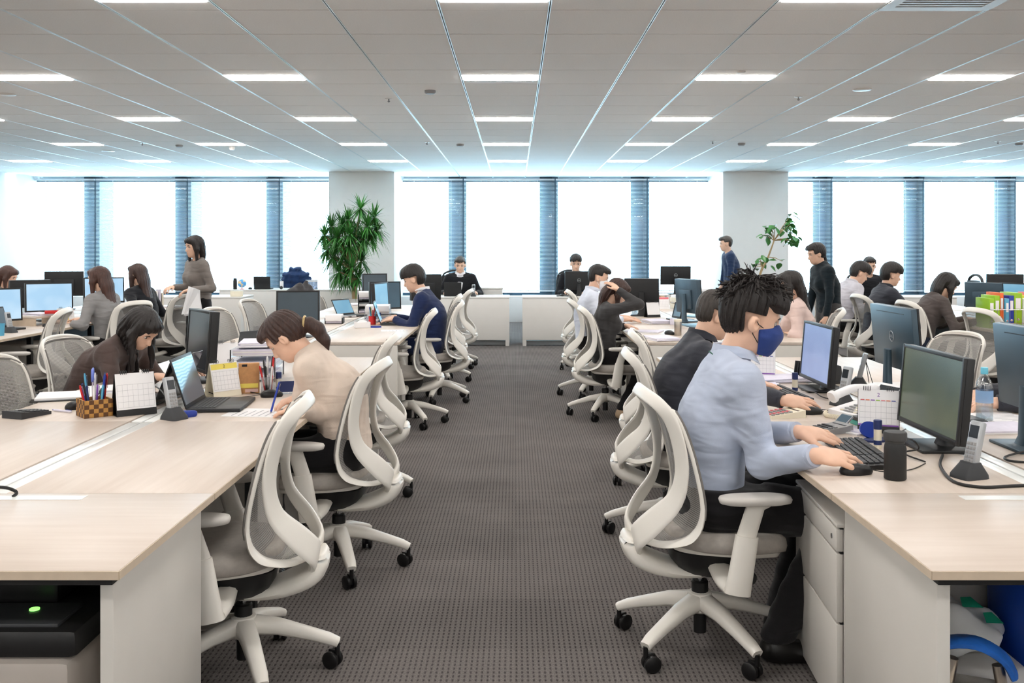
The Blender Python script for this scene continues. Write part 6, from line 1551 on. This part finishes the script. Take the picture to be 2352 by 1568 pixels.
# ======== manager desks and counter
laptop('black laptop seen from behind before the man in the black cardigan', -.93, 14.58, R(90), .26, .2, 100, SCR_OFF, keys=False)
cordless('cordless phone on the left manager desk', -.62, 14.45, R(-90)); paper('papers on the left manager desk', -.4, 14.5, R(10), n=2, seed=71)
t = thing('white_box', 'low white box behind the left manager desk papers', 'box', (-.40, 15.45, 0), 0); obj('cabinet', MB().box(-.2, -.15, 0, .2, .2, .79, .004), M_WHITE, t); obj('lid', MB().box(-.21, -.16, .79, .21, .21, .81, .003), M_WHITE, t)
monitor('black monitor with a yellow sticker on the right manager desk', .97, 14.72, R(90), .43, .28, .09, SCR_OFF, logo=True)
o = obj('yellow_sticker', MB().box(-.04, -.002, 0, .04, 0, .025), mat('bright_yellow', (250, 220, 30), .5), None, loc=(.83, 14.684, DZ + .325)); tag(o, 'small yellow sticker on the back of the manager monitor', 'sticker')
mouse('black mouse on the right manager desk', .70, 14.5, R(90)); cable('black cables on the right manager desk', [(.62, 14.4, .73), (.7, 14.35, .735), (.85, 14.4, .73), (.9, 14.5, .735)], .008)
monitor('black monitor with round logo seen from behind on the far right manager desk', 2.50, 15.12, R(90), .47, .29, .15, SCR_OFF, logo=True)
tray_stack('clear trays with notes on the far right manager desk', 2.9, 15.15, R(90), 1, M_CLEAR)
laptop('black laptop on the white side desk behind the standing woman', -4.75, 14.6, R(80), .3, .2, 100, SCR_OFF, keys=False)
t = thing('ribbon_box', 'small cream box on the white side desk', 'box', (-4.15, 14.45, DZ), R(10)); obj('box', MB().box(-.09, -.05, 0, .09, .05, .07, .003), M_CREAM, t); obj('lid', MB().box(-.092, -.052, .07, .092, .052, .082, .002), M_CREAM, t)
CX = lambda px: (px - VX) * 16.95 / F_PX
cyl_thing('thermos', 'black thermos flask on the window counter', 'flask', CX(540), 16.95, [(.033, 0), (.035, .003), (.035, .15), (.03, .16), (.03, .19), (0, .192)], M_BLACKP)
t = thing('globe', 'small blue globe on the window counter', 'globe', (CX(556), 16.95, DZ)); obj('foot', MB().lathe([(.045, 0), (.045, .006), (.008, .012), (.008, .02)], 20), M_RED, t)
def globe_mat():
    m = mat('globe_map', (90, 160, 220), .35); nt = m.node_tree; b = nt.nodes['Principled BSDF']; nz = nt.nodes.new('ShaderNodeTexNoise'); nz.inputs['Scale'].default_value = 16; rp = nt.nodes.new('ShaderNodeValToRGB')
    tc = nt.nodes.new('ShaderNodeTexCoord'); nt.links.new(tc.outputs['Object'], nz.inputs['Vector']); e = rp.color_ramp.elements; e[0].position = .52; e[0].color = s2l((92, 165, 225)) + (1,); e[1].position = .54; e[1].color = s2l((232, 200, 150)) + (1,)
    nt.links.new(nz.outputs[0], rp.inputs[0]); nt.links.new(rp.outputs[0], b.inputs['Base Color']); return m
obj('sphere', MB().ball((0, 0, .1), .075, 24, 14), globe_mat(), t, 180)
mouse('black mouse beside the globe on the window counter', CX(575), 16.95, R(90)); laptop('black laptop seen from behind on the window counter', CX(604), 17.0, R(90), .29, .21, 98, SCR_OFF, keys=False)
t = thing('white_stand', 'white card stand with a small clock on the window counter', 'stand', (CX(647), 16.95, DZ)); obj('card', MB().box(-.03, -.01, .02, .03, .01, .14, .002), M_PAPER, t); obj('clock', MB().lathe([(0, -.012), (.028, -.012), (.028, .012), (0, .012)], 16, (0, -.03, .028), axis='y'), M_DARKP, t)
paper('papers on the window counter', CX(685), 17.0, R(10), n=3, seed=72)
t = thing('photo_calendar', 'photo calendar standing at the right end of the window counter', 'calendar', (CX(717), 16.9, DZ), R(-80)); obj('panel', MB().box(-.003, -.105, 0, .003, .105, .17).xf(Matrix.Rotation(R(-12), 4, 'Y')), mat('photo_print', (150, 170, 200), .5, var=.6, nscale=30), t); obj('leg', MB().box(-.003, -.1, 0, .003, .1, .16).xf(Matrix.Translation((-.06, 0, 0)) @ Matrix.Rotation(R(14), 4, 'Y')), M_PAPER, t)

# black task chairs behind the far desks
def task_chair(label, x, y, yaw):
    t = thing('task_chair', label, 'chair', (x, y, 0), yaw, 'black task chairs by the windows')
    obj('seat', MB().loft([[(a, b, z_) for a, b in ell(.23 * s_, .24 * s_, 20, .5)] for z_, s_ in ((.42, .9), (.44, 1), (.47, 1), (.485, .85))]), M_BLACKP, t, 50)
    path = spline([(-.22, -.2, .5), (-.25, -.22, .7), (-.27, -.2, .98), (-.275, -.1, 1.06), (-.28, 0, 1.075), (-.275, .1, 1.06), (-.27, .2, .98), (-.25, .22, .7), (-.22, .2, .5)], 3)
    obj('back_frame', MB().sweep(path, [ell(.022, .016, 8)] * len(path), (1, 0, 0)), M_DARKP, t, 60)
    obj('back_panel', MB().loft([[(-.22 - .05 * k / 4 + .02 * abs(q), q * (.2 + .02 * math.sin(k)), .5 + k * .125) for q in (-1, -.5, 0, .5, 1)] for k in range(5)], closed=False, cap=False), M_MESH if False else M_BLACKP, t, 60)
    obj('column', MB().cyl((0, 0, .1), (0, 0, .42), .025), M_BLACKP, t)
    for k in range(5):
        a = 2 * PI * k / 5; lg = obj('base_leg', MB().tube([(0, 0, .12), (.3 * math.cos(a), .3 * math.sin(a), .07)], [.03, .018], 8), M_BLACKP, t); obj('caster', MB().ball((.3 * math.cos(a), .3 * math.sin(a), .03), .03, 10, 6), M_RUBBER, lg)
    return t
tc0 = task_chair('black task chair behind the man in the black cardigan', -.98, 15.5, R(-90))
dup(tc0, (.90, 15.62, 0), R(-90), 'black task chair behind the man at the right manager desk'); dup(tc0, (CX(662) - .1, 17.85, 0), R(-90), 'black task chair under the navy coat by the window').scale = (1, 1, .82)
dup(tc0, (6.0, 13.2, 0), R(180), 'black task chair behind the far right bench under the window'); dup(tc0, (5.05, 13.9, 0), R(-90), 'black task chair of the half-hidden person at far right')
dup(proto, (-2.40, 11.93, 0), R(-30), 'white mesh chair under the dark grey coat', 'white mesh office chairs').scale = (1, 1, .9)
def coat(label, x, y, yaw, m, w, h, z0, nm='draped_coat'):
    F = Field((-.3, -w - .1, z0 - h), (.2, w + .1, z0 + .15), .016)
    F.add(p_scone((-.05, 0, z0 - .05), (-.05, 0, z0 - h + .1), w * .78, w * .86, np.eye(3), (.42, 1, 1)), .05)
    F.add(p_cone((-.06, -w * .55, z0 - .01), (-.06, w * .55, z0 - .01), .075, .075), .08)
    for q in (-1, 1): F.add(p_cone((-.05, q * w * .7, z0 - .06), (-.08, q * w * .95, z0 - h + .15), .06, .05), .05)
    F.all(lambda A, X_, Y_, Z_: np.maximum(A + .008 * (np.sin(Y_ * 38 + Z_ * 14) + np.sin(Z_ * (58 if 'quilt' in label or 'navy' in label else 22) + X_ * 20) + .6 * np.sin(Y_ * 70 - Z_ * 30)), z0 - h - Z_))
    t = thing(nm, label, 'coat', (x, y, 0), yaw); obj('coat', polymesh('coat', [F.mesh(2)], m), None, t)
    obj('collar', MB().tube(spline([(-.02, -w * .35, z0 + .03), (-.12, -w * .2, z0 + .06), (-.14, 0, z0 + .07), (-.12, w * .2, z0 + .06), (-.02, w * .35, z0 + .03)], 4), .028, 8), m, t, 60); return t
coat('navy padded coat hung over the task chair by the window', CX(664) - .12, 17.98, R(-90), cloth('navy_padding', (38, 56, 92), .3, 60), .29, .45, .90)
coat('dark grey coat hung over a white mesh chair', -2.60, 12.0, R(-30), cloth('dark_grey_coat', (74, 72, 74), .25), .25, .5, .88)
# white papers held by the standing woman
t = thing('held_papers', 'white papers held by the standing woman in taupe', 'papers', AT(440, 668, 9.95), R(30))
for k in range(3): obj('sheet', MB().add([(-.1, 0, -.24), (.1, .02 * k, -.22), (.06, .03, .02), (-.03, 0, .05)], [(0, 1, 2, 3)]), M_PAPER, t, loc=(.02 * k, -.012 * k, -.01 * k), rot=(R(8 * k - 6), 0, R(14 * k - 10)))
# wrist watch and lanyard
t = thing('wrist_watch', 'square gold watch on the wrist of the grey sweater woman', 'watch', (-4.19, 8.985, .775), R(0)); obj('strap', MB().tube([(0, .03 * math.cos(2 * PI * k / 14), .026 * math.sin(2 * PI * k / 14)) for k in range(14)], .006, 6, closed=True), mat('gold_strap', (206, 176, 120), .35, metal=.7), t, 60); obj('dial', MB().box(-.014, -.012, .026, .014, .012, .034, .002), M_BLACKP, t)

# ======== plants
M_LEAF1 = mat('dark_green_strap_leaf', (62, 122, 54), .45, var=.4, nscale=4); M_BARK = mat('pale_bark', (176, 150, 112), .8, var=.2, nscale=30, stretch=(1, 1, .3)); M_LEAF2 = mat('glossy_green_leaf', (72, 130, 66), .3, var=.25, nscale=3); M_POT = mat('white_glazed_pot', (216, 214, 210), .3); M_SOIL = mat('potting_soil', (66, 50, 40), .95)
PY = 16.2; base = AT(815, 684, PY); t = thing('potted_dracaena', 'tall bushy dracaena with strap leaves before the left column', 'plant', (base.x, PY, 0))
obj('pot', MB().lathe([(.16, 0), (.18, .01), (.215, .58), (.22, .6), (.2, .6), (.195, .56), (0, .56)], 28), M_POT, t); obj('soil', MB().lathe([(0, .57), (.195, .57)], 24), M_SOIL, t)
def TL(px, py, dy=0): v = AT(px, py, PY + dy); return (v.x - base.x, dy, v.z)
obj('trunk', MB().tube(spline([(0, 0, .56), TL(813, 660), TL(810, 640), TL(806, 625)], 4), [.045] * 9 + [.04, .036, .034, .034], 10), M_BARK, t, 60)
heads = [(745, 540, -.1), (750, 575, .1), (762, 520, .05), (775, 545, -.2), (785, 515, .1), (800, 505, -.05), (803, 540, -.3), (820, 530, .15), (828, 480, 0), (845, 520, -.15), (860, 500, .05), (865, 530, .1), (800, 565, -.25), (835, 550, -.2), (765, 590, -.1), (790, 590, .15), (780, 625, -.1), (808, 615, -.25), (830, 600, .1), (822, 640, -.1), (795, 640, .1), (850, 545, .1), (770, 560, .25), (815, 565, .25)]
rl = random.Random(11)
for hx, hy, dy in heads:
    e = Vector(TL(hx, hy, dy)); s0 = Vector(TL(808, 625)); mid_ = (s0 + e) / 2 + Vector((-(e.x) * .25, 0, -.05))
    obj('branch', MB().tube(spline([s0, mid_, e], 4), [.016] * 9, 6), M_BARK, t, 60)
    cl = MB()
    for k in range(85):
        a = rl.uniform(0, 2 * PI); el = rl.uniform(-.9, 1.35); L_ = rl.uniform(.22, .40) * (1 if el > -.2 else .9)
        d = Vector((math.cos(a) * math.cos(el), math.sin(a) * math.cos(el), math.sin(el))); w = Vector((-math.sin(a), math.cos(a), 0)); up_ = Vector((0, 0, 1))
        pts = []
        for q in range(5):
            f = q / 4; c = e + d * L_ * f + Vector((0, 0, -1)) * (.42 * L_ * f * f * (1 - max(0, math.sin(el)) * .6)); ww = .0135 * (1 - abs(f - .3) * 1.05) * (1 if q < 4 else 0.05)
            pts.append((c - w * ww, c + w * ww + up_ * .0))
        cl.add([v for pr_ in pts for v in pr_], [(2 * q, 2 * q + 1, 2 * q + 3, 2 * q + 2) for q in range(4)])
    o = obj('leaf_cluster', cl, M_LEAF1, t, 60); o['kind'] = 'stuff'
PY = 16.4; base = AT(1757, 684, PY); t = thing('potted_rubber_fig', 'slender rubber fig with round glossy leaves before the right column', 'plant', (base.x, PY, 0))
obj('pot', MB().lathe([(.15, 0), (.18, .01), (.215, .56), (.22, .58), (.2, .58), (.195, .54), (0, .54)], 28), M_POT, t); obj('soil', MB().lathe([(0, .55), (.195, .55)], 24), M_SOIL, t)
tr = [(0, 0, .54), TL(1748, 662), TL(1744, 640), TL(1750, 618), TL(1760, 600), TL(1771, 572), TL(1778, 552)]
obj('trunk', MB().tube(spline(tr, 4), [.028 - .0007 * k for k in range(25)], 8), M_BARK, t, 60)
def leaf_mesh():
    vs = []; fs = []; n = 7
    for k in range(n + 1):
        f = k / n; w = .042 * math.sin(PI * f ** .8) ** .8; z_ = -.03 * f * f
        vs += [(f * .115, -w, z_ + .010), (f * .115, 0, z_), (f * .115, w, z_ + .010)]
    for k in range(n):
        a = 3 * k; fs += [(a, a + 1, a + 4, a + 3), (a + 1, a + 2, a + 5, a + 4)]
    return MB().add(vs, fs).mesh('leaf', M_LEAF2, 180)
lm_ = leaf_mesh()
groups_ = [((1778, 552), [(1766, 530), (1760, 522), (1750, 540), (1757, 528), (1772, 522), (1763, 545), (1780, 520)]), ((1778, 552), [(1806, 520), (1812, 500), (1818, 492), (1806, 508), (1815, 515), (1820, 525), (1800, 528), (1815, 535), (1810, 512)]), ((1778, 552), [(1808, 550), (1822, 545), (1830, 548), (1818, 556), (1828, 556), (1812, 545), (1822, 552)]),
           ((1752, 612), [(1735, 605), (1725, 603), (1742, 598), (1752, 594), (1733, 615), (1724, 618), (1745, 596)]), ((1765, 590), [(1783, 598), (1790, 606), (1797, 600), (1770, 614)]), ((1745, 650), [(1764, 645), (1758, 650), (1766, 660)]), ((1760, 600), [(1750, 606), (1745, 590), (1756, 590)])]
nl = 0
for (bx_, by_), lst in groups_:
    b0 = Vector(TL(bx_, by_)); ctr = Vector((0, 0, 0))
    for q, (lx, ly) in enumerate(lst):
        e = Vector(TL(lx, ly, rl.uniform(-.16, .16)))
        if q % 2 == 0: obj('twig', MB().tube([tuple(b0), tuple((b0 + e) / 2 + Vector((0, 0, .02))), tuple(e)], [.008, .006, .004], 6), M_BARK, t, 60)
        for k in range(3 if by_ < 580 else 1):
            a = rl.uniform(0, 2 * PI); o = obj('leaf', lm_, None, t, loc=tuple(e + Vector((rl.uniform(-.03, .03), rl.uniform(-.03, .03), rl.uniform(-.03, .03))))); o.rotation_euler = (rl.uniform(-.5, .5), rl.uniform(-.2, .9), a)
            sc_ = rl.uniform(.85, 1.3); o.scale = (sc_, sc_, sc_)
